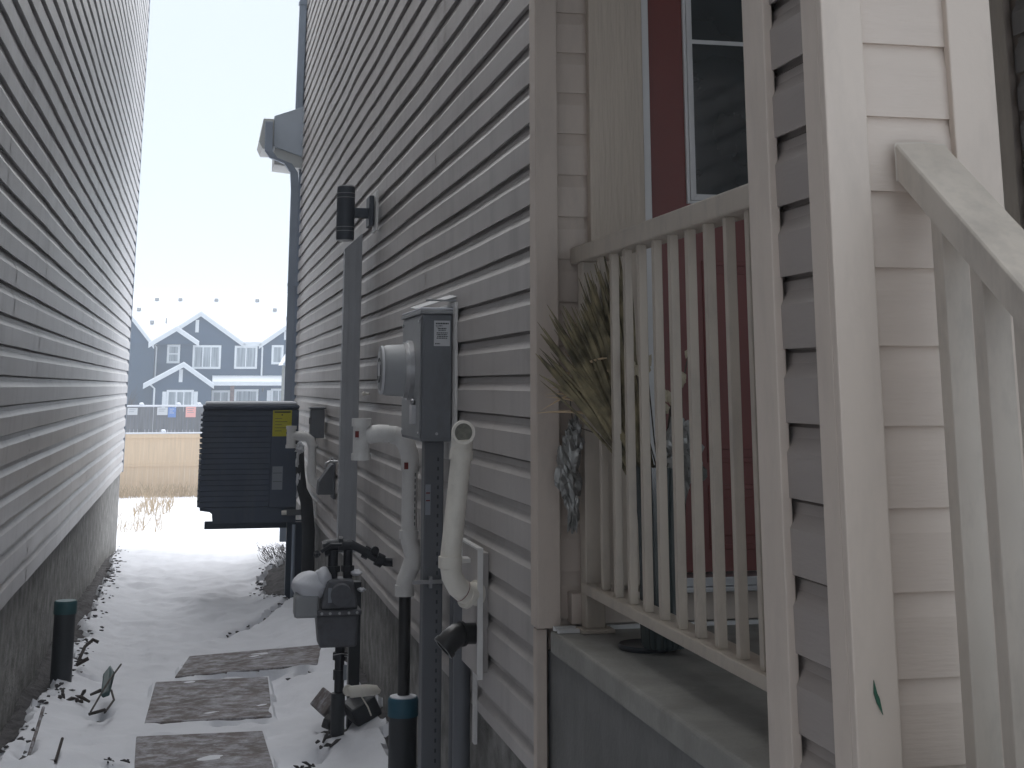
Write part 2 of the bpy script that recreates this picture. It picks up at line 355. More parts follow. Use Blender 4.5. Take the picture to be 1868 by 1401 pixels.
# ------------------------------------------------------------------ right house
hr = thing('porch_house', (4, 9, -1.5), 'grey sided house with red front door and covered porch on the right', 'house')
YF = 3.70
seamR = [lambda p: 1.45+((p*1.31) % 1)*.5, lambda p: 4.3+((p*.61) % 1)*2.4, lambda p: 8.1+((p*.83) % 1)*1.2]
part(siding((XR, YF+.03, 0), (0, 1, 0), (-1, 0, 0), 13.42-YF-.03, -.957, 4.7, amp=.006, seams=seamR, seed=8.1, phase=.32), 'siding', M['siding'], hr)
part(B(.90, 8, YF+.045, 13.38, -2.3, -.945), 'foundation', M['parging'], hr)
part(B(.905, 2.35, YF+.02, YF+.045, -.945, 4.7).box(.918, 8, YF+.045, 13.40, -.944, 4.7), 'wall', M['trim'], hr)
# front wall: corner board, strip of siding, woodgrain casing, door frame
part(B(.862, .924, 3.665, 3.737, -.595, 4.7), 'corner_board', M['trim'], hr, bevel=.003)
part(siding((.924, YF, 0), (1, 0, 0), (0, -1, 0), .12, -.598, 4.7, amp=0, zw=0, phase=.83, step=1, prof=[(0, -.008), (0, 0), (.7, -.0005), (.88, -.005), (1.0, -.008)]), 'siding', M['trim'], hr)
part(siding((2.33, .80, 0), (0, 1, 0), (-1, 0, 0), 2.88, -.598, 4.7, amp=.003, zw=.001, phase=.83, step=.5), 'siding', M['siding'], hr)
part(B(2.356, 8, .81, 3.744, -2.3, 4.7), 'garage_wall', M['trim'], hr)
part(B(1.016, 1.171, 3.672, YF+.02, -.50, 1.62).box(2.145, 2.30, 3.672, YF+.02, -.50, 1.62).box(1.016, 2.30, 3.6735, YF+.02, 1.62, 1.78), 'door_casing', M['grain'], hr, bevel=.003)
part(B(1.171, 1.192, 3.678, YF+.02, -.478, 1.60).box(2.124, 2.145, 3.678, YF+.02, -.478, 1.60).box(1.171, 2.145, 3.6785, YF+.02, 1.60, 1.619), 'door_frame', M['white'], hr, bevel=.002)
dr = part(B(1.192, 2.124, 3.695, 3.715, -.474, 1.60), 'door', M['red'], hr)
# raised mouldings of the two lower panels
mb = MB()
for (a, b) in ((1.335, 1.62), (1.70, 1.985)):
    for (z0, z1) in ((-.20, .335), (-.42, -.255)):
        mb.box(a, b, 3.690, 3.695, z0, z0+.014).box(a, b, 3.690, 3.695, z1-.014, z1).box(a, a+.014, 3.6902, 3.695, z0+.014, z1-.014).box(b-.014, b, 3.6902, 3.695, z0+.014, z1-.014)
        mb.box(a+.035, b-.035, 3.6895, 3.695, z0+.035, z1-.035)
part(mb, 'door_panel', M['red'], dr, bevel=.002)
mb = MB()
x0, x1, z0, z1 = 1.296, 2.02, .490, 1.42
for k, (w_, y_) in enumerate(((.0, 3.684), (.009, 3.679), (.018, 3.684))):
    a, b, c, d = x0+w_, x1-w_, z0+w_, z1-w_
    mb.box(a, a+.0085, y_, 3.695, c, d).box(b-.0085, b, y_, 3.695, c, d).box(a+.0085, b-.0085, y_+.0004, 3.695, c, c+.0085).box(a+.0085, b-.0085, y_+.0004, 3.695, d-.0085, d)
mb.box(x0+.027, x1-.027, 3.686, 3.695, .944, .956)
lf = part(mb, 'glazing_frame', M['white'], dr, bevel=.001)
part(B(x0+.0266, x1-.0266, 3.6885, 3.694, z0+.0266, z1-.0266), 'door_glass', M['glass'], dr)
part(B(1.15, 2.16, 3.60, 3.69, -.512, -.500).box(1.15, 2.16, 3.62, 3.72, -.500, -.478), 'door_sill', M['steel'], hr, bevel=.002)
part(B(.95, 2.3, 3.655, 3.716, -.585, -.5125), 'sill_riser', M['trim'], hr)
part(B(.90, 2.3, 3.64, 3.656, -.598, -.588), 'base_flashing', M['white'], hr)
# porch slab and wall
part(B(.895, 2.30, 1.10, 3.665, -.653, -.598), 'porch_slab', M['concrete'], hr, bevel=.008, seg=3)
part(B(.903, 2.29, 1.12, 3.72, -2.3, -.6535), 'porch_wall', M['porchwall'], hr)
part(B(.866, .893, 3.690, 3.728, -1.50, -.600), 'corner_channel', M['trim'], hr, bevel=.002)
part(B(.90, .955, 3.600, 3.612, -.597, -.588), 'flashing_clip', M['white'], hr)
# porch roof on the column (above the picture), set low and wide for shade
part(B(.42, 2.30, 1.74, 3.66, 1.30, 1.50), 'porch_roof', M['soffit'], hr)
part(MB().prism([(.85, 3.6, 4.7), (8.2, 3.6, 4.7), (8.2, 3.6, 4.8), (4.4, 3.6, 7.0), (.85, 3.6, 4.8)], (0, 9.9, 0)), 'roof', M['roofsnow'], hr)
# column
CX0, CX1, CY0, CY1 = .900, 1.185, 1.930, 2.250
col = part(B(CX0+.046, CX1-.046, CY0+.046, CY1-.046, -.598, 1.30), 'porch_column', M['coltrim'], hr)
bw = .067
cb = MB()
cb.box(CX0, CX0+bw, CY0, CY0+.018, -.598, 1.30).box(CX0, CX0+.018, CY0+.018, CY0+.075, -.598, 1.30)
cb.box(CX0, CX0+.018, CY1-.092, CY1, -.598, 1.30).box(CX0+.018, CX0+bw, CY1-.018, CY1, -.598, 1.30)
cb.box(CX1-.075, CX1, CY0, CY0+.018, -.598, 1.30).box(CX1-.018, CX1, CY0+.018, CY0+.075, -.598, 1.30)
cb.box(CX1-.018, CX1, CY1-.075, CY1, -.598, 1.30).box(CX1-.075, CX1-.018, CY1-.018, CY1, -.598, 1.30)
part(cb, 'corner_board', M['coltrim'], col, bevel=.0025)
part(siding((CX0+.05, CY0+.013, 0), (1, 0, 0), (0, -1, 0), CX1-CX0-.09, -.598, 1.30, amp=.0, zw=0, phase=.25, step=1, prof=[(0, -.008), (0, 0), (.7, -.0005), (.88, -.005), (1.0, -.008)]), 'siding', M['col_siding'], col)
part(siding((CX0+.013, CY0+.06, 0), (0, 1, 0), (-1, 0, 0), .20, -.598, 1.30, amp=.0, zw=0, phase=.25, step=1), 'siding', M['col_shaded'], col)
part(siding((CX0+.05, CY1-.013, 0), (1, 0, 0), (0, 1, 0), .18, -.598, 1.30, amp=.0, zw=0, phase=.25, step=1), 'siding', M['siding'], col)
part(siding((CX1-.013, CY0+.06, 0), (0, 1, 0), (1, 0, 0), .19, -.598, 1.30, amp=.0, zw=0, phase=.25, step=1), 'siding', M['siding'], col)
# far corner trim and low rear eave with gutter
part(B(.852, .93, 13.40, 13.45, -.957, 4.7), 'corner_board', M['drain'], hr)
part(MB().prism([(.60, 13.30, 2.20), (.60, 13.30, 2.49), (.90, 13.30, 2.60), (.90, 13.30, 2.10)], (0, .5, 0)), 'rear_eave', M['eave'], hr, bevel=.004)
part(MB().prism([(.615, 13.33, 2.03), (.90, 13.33, 2.0), (.90, 13.33, 2.10), (.615, 13.33, 2.195)], (0, .46, 0)), 'soffit', M['soffit'], hr)
part(MB().prism([(.598, 13.29, 2.46), (.50, 13.29, 2.46), (.465, 13.29, 2.24), (.50, 13.29, 2.17), (.598, 13.29, 2.17)], (0, .52, 0)), 'gutter', M['soffit'], hr, bevel=.006)
part(B(.93, 5.0, 13.405, 13.70, -2.3, 2.05), 'rear_wall', M['siding'], hr)

# downspout
ds = thing('downspout', (.815, 13.36, -1.4), 'blue grey square downspout at the far corner of the right house', 'downspout')
def sqtube(pts, w, d):
    mb = MB(); vs = []
    P_ = [Vector(p) for p in pts]
    for p in P_: vs += [p+Vector((-w, -d, 0)), p+Vector((w, -d, 0)), p+Vector((w, d, 0)), p+Vector((-w, d, 0))]
    k = len(P_); fs = [(i*4+j, i*4+(j+1) % 4, (i+1)*4+(j+1) % 4, (i+1)*4+j) for i in range(k-1) for j in range(4)]
    return mb.add(vs, fs+[(3, 2, 1, 0), tuple((k-1)*4+j for j in range(4))])
part(sqtube([(.815, 13.30, -1.35), (.812, 13.30, 1.80), (.80, 13.29, 1.95), (.74, 13.27, 2.03), (.60, 13.25, 2.08), (.555, 13.24, 2.14), (.55, 13.24, 2.42)], .036, .03), 'lower_pipe', M['drain'], ds, bevel=.004)
part(sqtube([(.83, 13.36, 2.52), (.845, 13.36, 4.7)], .034, .03), 'upper_pipe', M['drain'], ds, bevel=.004)
for z in (.9, -.6, 3.6): part(MB().box(.774, .856, 13.262, 13.34, z, z+.025) if z < 2 else MB().box(.796, .884, 13.322, 13.395, z, z+.025), 'strap', M['drain'], ds)

# ------------------------------------------------------------------ porch railing
rl = thing('porch_railing', (.985, 3.0, -.598), 'taupe railing with square balusters along the side of the porch', 'railing')
part(B(.965, 1.035, CY1, 3.70, .318, .362), 'top_rail', M['rail'], rl, bevel=.004)
part(B(.967, 1.033, CY1, 3.63, -.507, -.482), 'bottom_rail', M['rail'], rl, bevel=.003)
part(B(.972, 1.022, 3.60, 3.65, -.588, .318), 'post', M['rail'], rl, bevel=.003)
part(B(.955, 1.040, 3.575, 3.66, -.597, -.588), 'base_plate', M['rail'], rl, bevel=.002)
for i in range(12):
    y = 3.475-.1125*i
    if y < CY1+.04: break
    part(B(.9785, .998, y-.0095, y+.0095, -.482, .318), 'baluster', M['rail'], rl, bevel=.0015)

# stair railing in front of the column
sr = thing('stair_railing', (1.05, 1.9, -.6), 'pale sloping stair handrail with square balusters fixed to the porch column', 'railing')
sl = (.305-.069)/(1.917-1.607)
def rz_(y, x=1.0): return .300-(1.928-y)*sl
mb = MB(); prof = []
W = .084; H = .050
for (dx, dz) in ((0, 0), (0, H-.003), (.003, H), (W/2, H+.002), (W-.003, H), (W, H-.003), (W, 0)):
    prof.append((dx, dz))
vs = []
ysr = [1.927, 1.4, .95]
for y in ysr:
    for dx, dz in prof: vs.append((1.008+dx, y, rz_(y)+dz*1.12))
k = len(prof); fs = [(i*k+j, i*k+(j+1) % k, (i+1)*k+(j+1) % k, (i+1)*k+j) for i in range(len(ysr)-1) for j in range(k)]
mb.add(vs, fs+[tuple(range(k)), tuple((len(ysr)-1)*k+j for j in range(k))[::-1]])
part(mb, 'handrail', M['rail2'], sr, bevel=.0015)
for i in range(8):
    y = 1.862-.098*i
    zt = rz_(y)+.012
    part(MB().prism([(1.030, y+.015, zt-.8), (1.070, y+.015, zt-.8), (1.070, y-.015, zt-.8), (1.030, y-.015, zt-.8)], (0, 0, .8)), 'baluster', M['rail2'], sr, bevel=.002)
mb = MB(); mb.add([(1.02, 1.90, rz_(1.90)-.86), (1.08, 1.90, rz_(1.90)-.86), (1.08, .98, rz_(.98)-.86), (1.02, .98, rz_(.98)-.86), (1.02, 1.90, rz_(1.90)-.80), (1.08, 1.90, rz_(1.90)-.80), (1.08, .98, rz_(.98)-.80), (1.02, .98, rz_(.98)-.80)],
    [(0, 1, 2, 3), (4, 7, 6, 5), (0, 4, 5, 1), (1, 5, 6, 2), (2, 6, 7, 3), (3, 7, 4, 0)])
part(mb, 'bottom_rail', M['rail2'], sr)

# stairs down from the porch (below the picture)
mb = MB()
for i in range(4): mb.box(1.11, 2.3, 1.10-.27*(i+1), 1.10-.27*i-.001, -1.6, -.598-.19*(i+1))
part(mb, 'porch_steps', M['concrete'], hr)

# small green leaf stuck to the column
o = MB().prism([(.9285, 1.9268, -.395), (.9325, 1.9268, -.412), (.9355, 1.9268, -.418), (.9395, 1.9268, -.440), (.931, 1.9268, -.424), (.9275, 1.9268, -.412)], (0, .002, 0)).build('leaf', M['greenleaf'], at=(.933, 1.927, -.44))
tag(o, 'tiny green leaf stuck on the pale corner board of the porch column', 'leaf')

# ------------------------------------------------------------------ vase with dried palm leaves
vs_ = thing('flower_vase', (1.075, 3.30, -.585), 'tall dark ribbed glass vase with dried palm leaves behind the balusters', 'vase')
mb = MB(); n = 40; prof = [(.045, 0), (.05, .01), (.052, .06), (.05, .15), (.052, .27), (.058, .36), (.060, .40), (.054, .40), (.048, .34)]
for r, z in prof:
    for j in range(n):
        rr_ = r*(1+.05*math.cos(j*math.pi)); mb.v.append(Vector((1.075+rr_*math.cos(2*math.pi*j/n), 3.30+rr_*math.sin(2*math.pi*j/n), -.585+z)))
mb.f = [(i*n+j, i*n+(j+1) % n, (i+1)*n+(j+1) % n, (i+1)*n+j) for i in range(len(prof)-1) for j in range(n)]+[tuple(range(n))[::-1]]
part(mb, 'vase_body', M['vase'], vs_, smooth=True)
def blade(mb, p0, p1, bend, w, rnd, seg=7):
    p0, p1 = Vector(p0), Vector(p1); d = p1-p0; side = d.cross(Vector((rnd.uniform(-.5, .5), -1, rnd.uniform(-.3, .3)))).normalized(); nrm = side.cross(d).normalized()
    o = len(mb.v)
    for i in range(seg+1):
        t = i/seg; c = p0+d*t+Vector(bend)*(t*t)
        ww = w*(.35+.9*math.sin(math.pi*min(1, t*.8+.08)))*(1-t**8*.8)
        mb.v += [c-side*ww, c+nrm*ww*.5, c+side*ww]
    for i in range(seg):
        a = o+i*3; mb.f += [(a, a+1, a+4, a+3), (a+1, a+2, a+5, a+4)]
rnd = random.Random(11)
mb = MB(); mb2 = MB()
for i in range(110):
    u = rnd.random()
    p0 = (1.045+rnd.uniform(-.02, .02), 3.33+rnd.uniform(-.02, .02), -.22+rnd.uniform(-.05, .05))
    tx = .86+.19*u+rnd.gauss(0, .012); tz = .10+.20*u**.7+rnd.gauss(0, .035); ty = 3.50+rnd.uniform(-.04, .04)
    if u > .6: tz = .30+rnd.gauss(0, .035); ty = 3.46+rnd.uniform(-.06, .05)
    blade(mb, p0, (tx, ty, tz), (rnd.uniform(-.035, .01), 0, rnd.uniform(-.05, .0)), rnd.choice((.003, .004, .006, .008)), rnd)
for i in range(12):
    u = rnd.random(); p0 = (1.0+rnd.uniform(-.03, .03), 3.40, -.05+rnd.uniform(-.08, .12))
    blade(mb2, p0, (.87+.1*u, 3.50, .0+.16*u+rnd.gauss(0, .04)), (-.05, 0, -.05), .003, rnd)
part(mb, 'palm_leaves', M['leaf'], vs_)
part(mb2, 'dry_leaves', M['tallgrass'], vs_)
mb = MB(); pb = MB()
for (tx, tz) in ((1.135, .07), (1.105, .035), (1.07, -.02), (1.075, -.06), (1.09, -.03), (1.12, .02), (1.0, .045), (1.03, .05)):
    tx += .02
    mb.tube([(1.075, 3.30, -.22), (1.07+(tx-1.07)*.4, 3.30, (tz-.22)*.45-.05), (tx, 3.31, tz)], .0018, n=5)
    pc = MB()
    for k in range(3): pc.blob((tx+rnd.uniform(-.007, .007), 3.305, tz+rnd.uniform(-.009, .009)), (.008, .004, .012), seed=k+tx*30, n=8, m=5, amp=.5)
    part(pc, 'dried_petals', M['petal'], vs_)
part(mb, 'stem', M['stem'], vs_)
def crumple(c, r, seed):
    mb = MB(); n, m = 26, 20; c = Vector(c)
    for i in range(m+1):
        th = math.pi*i/m
        for j in range(n):
            d = Vector((math.sin(th)*math.cos(2*math.pi*j/n), math.sin(th)*math.sin(2*math.pi*j/n), math.cos(th)))
            k = .8+.55*noise.noise(d*2.6+Vector((seed, 0, 0)))+.4*abs(noise.noise(d*7+Vector((0, seed, 0))))
            mb.v.append(c+Vector((d.x*r[0], d.y*r[1], d.z*r[2]))*k)
    mb.f = [(i*n+j, (i+1)*n+j, (i+1)*n+(j+1) % n, i*n+(j+1) % n) for i in range(m) for j in range(n)]
    return mb
part(crumple((1.115, 3.27, -.165), (.058, .04, .075), 2.2), 'foil_wrap', M['foil'], vs_)
part(crumple((1.085, 3.31, -.34), (.040, .036, .17), 7.7), 'stem_wrap', M['wrap'], vs_)
fl = thing('foil_bundle', (.935, 3.60, -.40), 'crumpled silver plastic wrap hanging beside the railing post', 'wrapping')
mbf = crumple((.930, 3.60, -.215), (.034, .028, .085), 5.1); mbf2 = crumple((.945, 3.60, -.13), (.022, .02, .05), 1.3)
mbf.add(mbf2.v, mbf2.f); mbf3 = crumple((.940, 3.60, -.305), (.016, .015, .06), 4.4); mbf.add(mbf3.v, mbf3.f)
part(mbf, 'crumpled_wrap', M['foil'], fl)
part(MB().tube([(.945, 3.60, -.12), (.935, 3.60, -.03), (.96, 3.58, .02)], .0015, n=5).tube([(.95, 3.60, -.10), (1.0, 3.56, -.12)], .0015, n=5), 'stem', M['stem'], fl)
o = MB().lathe((1.05, 3.36, -.597), [(.062, 0), (.066, .006), (.062, .012), (.056, .008)], n=32).build('plant_tray', M['sleeve'], at=(1.05, 3.36, -.597), smooth=True)
tag(o, 'dark round tray on the porch slab beneath the vase', 'tray')

# ------------------------------------------------------------------ wall lamp and conduit cover
lt = thing('wall_lamp', (.70, 7.2, .72), 'black cylinder up and down wall lamp above the conduit cover', 'wall lamp')
part(MB().tube([(.700, 7.2, .722), (.700, 7.2, .735), (.700, 7.2, .975), (.700, 7.2, .992)], [.044, .046, .046, .044], n=28), 'lamp_body', M['fixture'], lt, smooth=True)
part(MB().tube([(.70, 7.2, .9921), (.70, 7.2, .998)], .041, n=24), 'lamp_lens', M['lens'], lt)
part(MB().tube([(.70, 7.2, .7219), (.70, 7.2, .717)], .041, n=24), 'lamp_lens', M['lens'], lt)
for z_ in (.765, .785, .935, .957): part(MB().ring((.70, 7.2, z_), (0, 0, 1), .04, .0472, .003), 'trim_ring', M['alu'], lt, smooth=True)
part(B(.742, .835, 7.175, 7.225, .835, .885), 'arm', M['fixture'], lt, bevel=.004)
part(B(.812, .838, 7.13, 7.27, .79, .945), 'mounting_plate', M['fixture'], lt, bevel=.006)
part(B(.845, .858, 7.12, 7.28, .765, .97), 'mounting_block', M['pvcgrey'], lt, bevel=.004)
cv = thing('conduit_cover', (.80, 7.55, -.82), 'grey square metal conduit cover running up the wall to the lamp', 'conduit cover')
part(MB().prism([(.775, 7.56, -.83), (.775, 7.63, -.83), (.850, 7.63, -.83), (.850, 7.56, -.83)], (0, 0, 1.62)).__class__().add(
    [(.738, 7.57, -.83), (.830, 7.57, -.83), (.830, 7.65, -.83), (.738, 7.65, -.83), (.738, 7.57, .715), (.830, 7.57, .80), (.830, 7.65, .80), (.738, 7.65, .715)],
    [(0, 3, 2, 1), (4, 5, 6, 7), (0, 1, 5, 4), (1, 2, 6, 5), (2, 3, 7, 6), (3, 0, 4, 7)]), 'cover', M['cover'], cv, bevel=.003)
part(B(.762, .767, 7.566, 7.57, -.82, .72).box(.800, .805, 7.566, 7.57, -.82, .76), 'rib', M['cover'], cv)

# ------------------------------------------------------------------ electric meter
em = thing('electric_meter', (.81, 5.1, -.19), 'grey steel electric meter box with round projecting meter', 'meter')
BY0, BY1 = 4.94, 5.42
part(B(.757, .862, BY0, BY1, -.186, .245), 'box', M['galv'], em, bevel=.004)
part(B(.7525, .7570, BY0+.02, BY1-.02, -.176, -.02).box(.7525, .757, BY0+.02, BY1-.02, -.02, .235), 'cover', M['alu'], em, bevel=.003)
part(B(.748, .866, BY0-.006, BY1+.006, .2455, .258), 'lid', M['alu'], em, bevel=.003)
part(B(.750, .866, BY0, BY1, .2585, .268), 'snow_cap', M['snow'], em, bevel=.004)
part(B(.763, .859, BY0-.003, BY0, -.175, .222), 'side_panel', M['galv'], em, bevel=.002)
my, mz = 5.17, .055
part(MB().tube([(.7525, my, mz), (.735, my, mz), (.735, my, mz), (.722, my, mz)], [.105, .105, .098, .098], n=40), 'meter_ring', M['steel'], em, smooth=True)
part(MB().tube([(.722, my, mz), (.66, my, mz), (.645, my, mz), (.638, my, mz)], [.092, .088, .080, .068], n=40), 'meter_glass', M['alu'], em, smooth=True)
part(MB().ring((.648, my, mz), (-1, 0, 0), .074, .086, .008, n=40), 'meter_bezel', M['paper'], em, smooth=True)
part(B(.6365, .6378, my-.04, my+.04, mz-.02, mz+.03), 'meter_dial', M['paper'], em)
part(MB().blob((.742, 5.06, -.055), (.012, .014, .012), n=10, m=7, amp=.1).box(.738, .7525, 5.04, 5.10, -.13, -.065), 'seal_clip', M['steel'], em)
st = part(B(.797, .853, BY0-.0045, BY0-.003, .135, .222), 'sticker', M['paper'], em)
mb = MB(); rq = random.Random(5)
for (zz, a, b, h) in ((.212, .803, .848, .005), (.204, .803, .826, .003), (.195, .81, .84, .004), (.189, .812, .838, .003), (.180, .806, .845, .003), (.174, .806, .843, .003), (.168, .808, .846, .003), (.162, .806, .844, .003), (.143, .801, .818, .004)):
    x = a
    while x < b:
        ww = rq.uniform(.003, .008); mb.box(x, min(b, x+ww), BY0-.0055, BY0-.0045, zz-h/2, zz+h/2); x += ww+.0015
part(mb, 'print', M['ink'], st)
for (yy, zz) in ((BY0+.04, -.16), (BY1-.04, -.16), (BY0+.04, .22), (BY1-.04, .22)): part(MB().tube([(.7525, yy, zz), (.749, yy, zz)], .006, n=10), 'screw', M['steel'], em)
for zz in (-.16, .20): part(MB().tube([(.81, BY0-.003, zz), (.81, BY0-.006, zz)], .005, n=10), 'screw', M['steel'], em)
part(MB().ring((.6375, my, mz), (-1, 0, 0), .040, .044, .002, n=30), 'dial_ring', M['ink'], em)
# mounting board behind the box
part(B(.864, .874, BY0-.05, BY1+.05, -.25, .285), 'backing_board', M['pvcgrey'], em, bevel=.002)
part(B(.76, .866, BY0-.052, BY0-.048, .286, .292).add([(.75, 5.05, .268), (.87, 4.90, .305), (.87, 5.05, .318), (.75, 5.2, .280), (.75, 5.05, .266), (.87, 4.90, .302), (.87, 5.05, .315), (.75, 5.2, .277)], [(0, 1, 2, 3), (7, 6, 5, 4), (0, 4, 5, 1), (1, 5, 6, 2), (2, 6, 7, 3), (3, 7, 4, 0)]), 'drip_cap', M['alu'], em)

cd = thing('electric_conduit', (.80, 5.0, -1.5), 'dark grey metal conduit dropping from the meter box to the ground', 'conduit')
part(B(.778, .845, 4.99, 5.06, -1.55, -.187), 'duct', M['duct'], cd, bevel=.004)
mb = MB()
for k in range(38): mb.box(.822, .828, 4.9885, 4.9899, -1.40+k*.031, -1.40+k*.031+.012)
part(mb, 'slot', M['ink'], cd)
stk = part(B(.782, .800, 4.9880, 4.9899, -.43, -.33), 'sticker', M['greylabel'], cd)
for z_ in (-.385, -.36): part(B(.784, .798, 4.9868, 4.9880, z_, z_+.004), 'print', M['redmark'], stk)
part(B(.74, .86, 4.975, 4.985, -.652, -.640).box(.796, .806, 4.968, 4.988, -.665, -.628), 'strap', M['steel'], cd)
c2 = thing('grey_conduit', (.84, 4.75, -1.5), 'grey plastic conduit standing behind the white pipe elbow', 'conduit')
part(MB().tube([(.845, 4.62, -1.55), (.845, 4.62, -.60)], .027, n=20), 'pipe', M['duct'], c2, smooth=True)
part(B(.862, .872, 4.50, 4.53, -1.05, -.55), 'backing_strip', M['pvcgrey'], c2)
part(MB().tube([(.845, 4.78, -1.55), (.845, 4.78, -.62)], .012, n=12), 'small_pipe', M['duct'], c2, smooth=True)

# ------------------------------------------------------------------ white vent with open mouth
v2 = thing('white_vent_pipe', (.80, 4.3, -.60), 'white vent pipe with open mouth rising beside the meter box', 'vent pipe')
r_ = .0305
part(MB().tube([(.845, 4.36, -.600), (.825, 4.345, -.600)], r_, n=28).tube([(.826, 4.345, -.600), (.800, 4.33, -.595), (.775, 4.315, -.575), (.757, 4.305, -.545), (.752, 4.30, -.515)], r_+.001, n=28), 'lower_elbow', M['pvc'], v2, smooth=True)
for a_, b_, c_ in (((.750, 4.30, -.520), (.750, 4.30, -.488), .0045), ((.812, 4.337, -.607), (.802, 4.331, -.603), .0045), ((.846, 4.36, -.600), (.836, 4.355, -.600), .006)): part(MB().tube([a_, b_], r_+c_, n=28), 'collar', M['pvc'], v2, smooth=True)
part(MB().tube([(.750, 4.30, -.500), (.781, 4.30, -.20)], r_, n=28), 'pipe', M['pvc'], v2, smooth=True)
part(MB().tube([(.779, 4.30, -.215), (.782, 4.30, -.186)], r_+.0045, n=28).tube([(.7815, 4.30, -.19), (.783, 4.298, -.160), (.781, 4.285, -.142), (.779, 4.262, -.134)], [r_+.001, r_+.002, r_+.003, r_+.003], n=28), 'upper_elbow', M['pvc'], v2, smooth=True)
part(MB().ring((.779, 4.268, -.1345), (-.06, -1, .0), .0265, .0345, .022, n=36), 'mouth', M['pvc'], v2, smooth=True)
part(MB().tube([(.779, 4.256, -.1345), (.7789, 4.2545, -.1345)], .0268, n=30), 'screen', M['pvcin'], v2)
def arc_mark(c, ax, r, a0, a1, w, n=14):
    mb = MB(); ax = Vector(ax).normalized(); a = ax.orthogonal().normalized(); b = ax.cross(a); c = Vector(c); o = []
    for i in range(n+1):
        t = a0+(a1-a0)*i/n
        for h in (-w, w): mb.v.append(c+ax*h+(a*math.cos(t)+b*math.sin(t))*r)
    mb.f = [(2*i, 2*i+1, 2*i+3, 2*i+2) for i in range(n)]
    return mb
part(arc_mark((.789, 4.323, -.5875), (.75, .4, -.5), r_+.0022, 0, 6.28, .0012, 30), 'primer_ring', M['redmark'], v2)
# wall plate
pl = thing('vent_wall_plate', (.86, 4.4, -.83), 'white square wall plate holding the vent and black pipe stubs', 'wall plate')
part(B(.840, .850, 4.326, 4.62, -.829, -.476).box(.850, .872, 4.335, 4.60, -.82, -.485), 'plate', M['siding'], pl, bevel=.002)
part(B(.836, .852, 4.318, 4.326, -.835, -.470).box(.836, .852, 4.326, 4.62, -.476, -.470), 'rim', M['pvcgrey'], pl)
part(B(.800, .838, 4.44, 4.50, -.525, -.512).box(.806, .812, 4.44, 4.50, -.512, -.480), 'hook', M['pvcgrey'], pl)
# black stub
bs = thing('black_vent_elbow', (.80, 4.35, -.72), 'short black elbow sticking out below the white vent pipe', 'vent elbow')
part(MB().tube([(.838, 4.37, -.715), (.800, 4.355, -.712), (.782, 4.35, -.714), (.760, 4.345, -.728), (.742, 4.34, -.745)], [.030, .030, .034, .034, .034], n=26), 'elbow', M['blackpipe'], bs, smooth=True)
part(MB().tube([(.800, 4.355, -.712), (.794, 4.353, -.7125)], .036, n=26).ring((.748, 4.341, -.740), (-.75, -.1, -.65), .026, .038, .014, n=26), 'rim', M['blackpipe'], bs, smooth=True)

# ------------------------------------------------------------------ sump discharge with white tee
sp = thing('sump_discharge_pipe', (.835, 5.72, -1.5), 'white discharge pipe with side tee over a black pipe and blue capped sleeve', 'drain pipe')
Y5 = 5.72
part(MB().tube([(.822, Y5, -1.17), (.822, Y5, -.775)], .0235, n=24), 'black_pipe', M['blackpipe'], sp, smooth=True)
part(MB().tube([(.818, Y5-.02, -1.62), (.818, Y5-.02, -1.20)], .053, n=32), 'sleeve', M['sleeve'], sp, smooth=True)
part(MB().tube([(.818, Y5-.02, -1.215), (.818, Y5-.02, -1.158), (.818, Y5-.02, -1.150)], [.058, .058, .054], n=32), 'blue_cap', M['bluecap'], sp, smooth=True)
part(MB().tube([(.818, Y5-.02, -1.150), (.818, Y5-.02, -1.146)], .050, n=32), 'cap_snow', M['snow'], sp, smooth=True)
pr = .032
part(MB().tube([(.820, Y5, -.79), (.820, Y5, -.75)], pr+.006, n=24).tube([(.820, Y5, -.76), (.822, Y5, -.735), (.836, Y5, -.70), (.850, Y5, -.66)], pr+.002, n=24).tube([(.848, Y5, -.69), (.853, Y5, -.655), (.846, Y5, -.62), (.836, Y5, -.585), (.834, Y5, -.57)], pr+.002, n=24).tube([(.834, Y5, -.58), (.834, Y5, -.548)], pr+.006, n=24), 'offset_bend', M['pvcgrey'], sp, smooth=True)
part(MB().tube([(.834, Y5, -.56), (.834, Y5, -.31)], pr-.001, n=24), 'white_pipe', M['pvcgrey'], sp, smooth=True)
part(MB().tube([(.834, Y5, -.325), (.834, Y5, -.295)], pr+.004, n=24).tube([(.834, Y5, -.30), (.832, Y5, -.265), (.818, Y5, -.225), (.795, Y5, -.198), (.765, Y5, -.188)], pr+.004, n=24), 'elbow', M['pvcgrey'], sp, smooth=True)
part(MB().tube([(.775, Y5, -.187), (.735, Y5, -.184)], pr, n=24), 'cross_pipe', M['pvcgrey'], sp, smooth=True)
part(MB().tube([(.745, Y5, -.185), (.71, Y5, -.183), (.655, Y5, -.190)], pr+.003, n=24).tube([(.640, Y5, -.275), (.640, Y5, -.14)], pr+.001, n=24).ring((.640, Y5, -.155), (0, 0, 1), .024, pr+.007, .030).ring((.640, Y5, -.257), (0, 0, -1), .024, pr+.006, .026), 'tee', M['pvcgrey'], sp, smooth=True)
part(B(.612, .626, Y5-.036, Y5-.031, -.196, -.172, rz=-.5), 'primer_mark', M['redmark'], sp)
part(B(.806, .822, Y5-.036, Y5-.032, -.318, -.292), 'primer_mark', M['redmark'], sp)
part(arc_mark((.738, Y5, -.184), (1, 0, .05), pr+.0005, 0, 6.28, .001, 26), 'joint_line', M['ink'], sp)
mb = MB()
for k in range(9): mb.box(.848, .853, Y5-.0268, Y5-.024, -.53+k*.023, -.53+k*.023+.014)
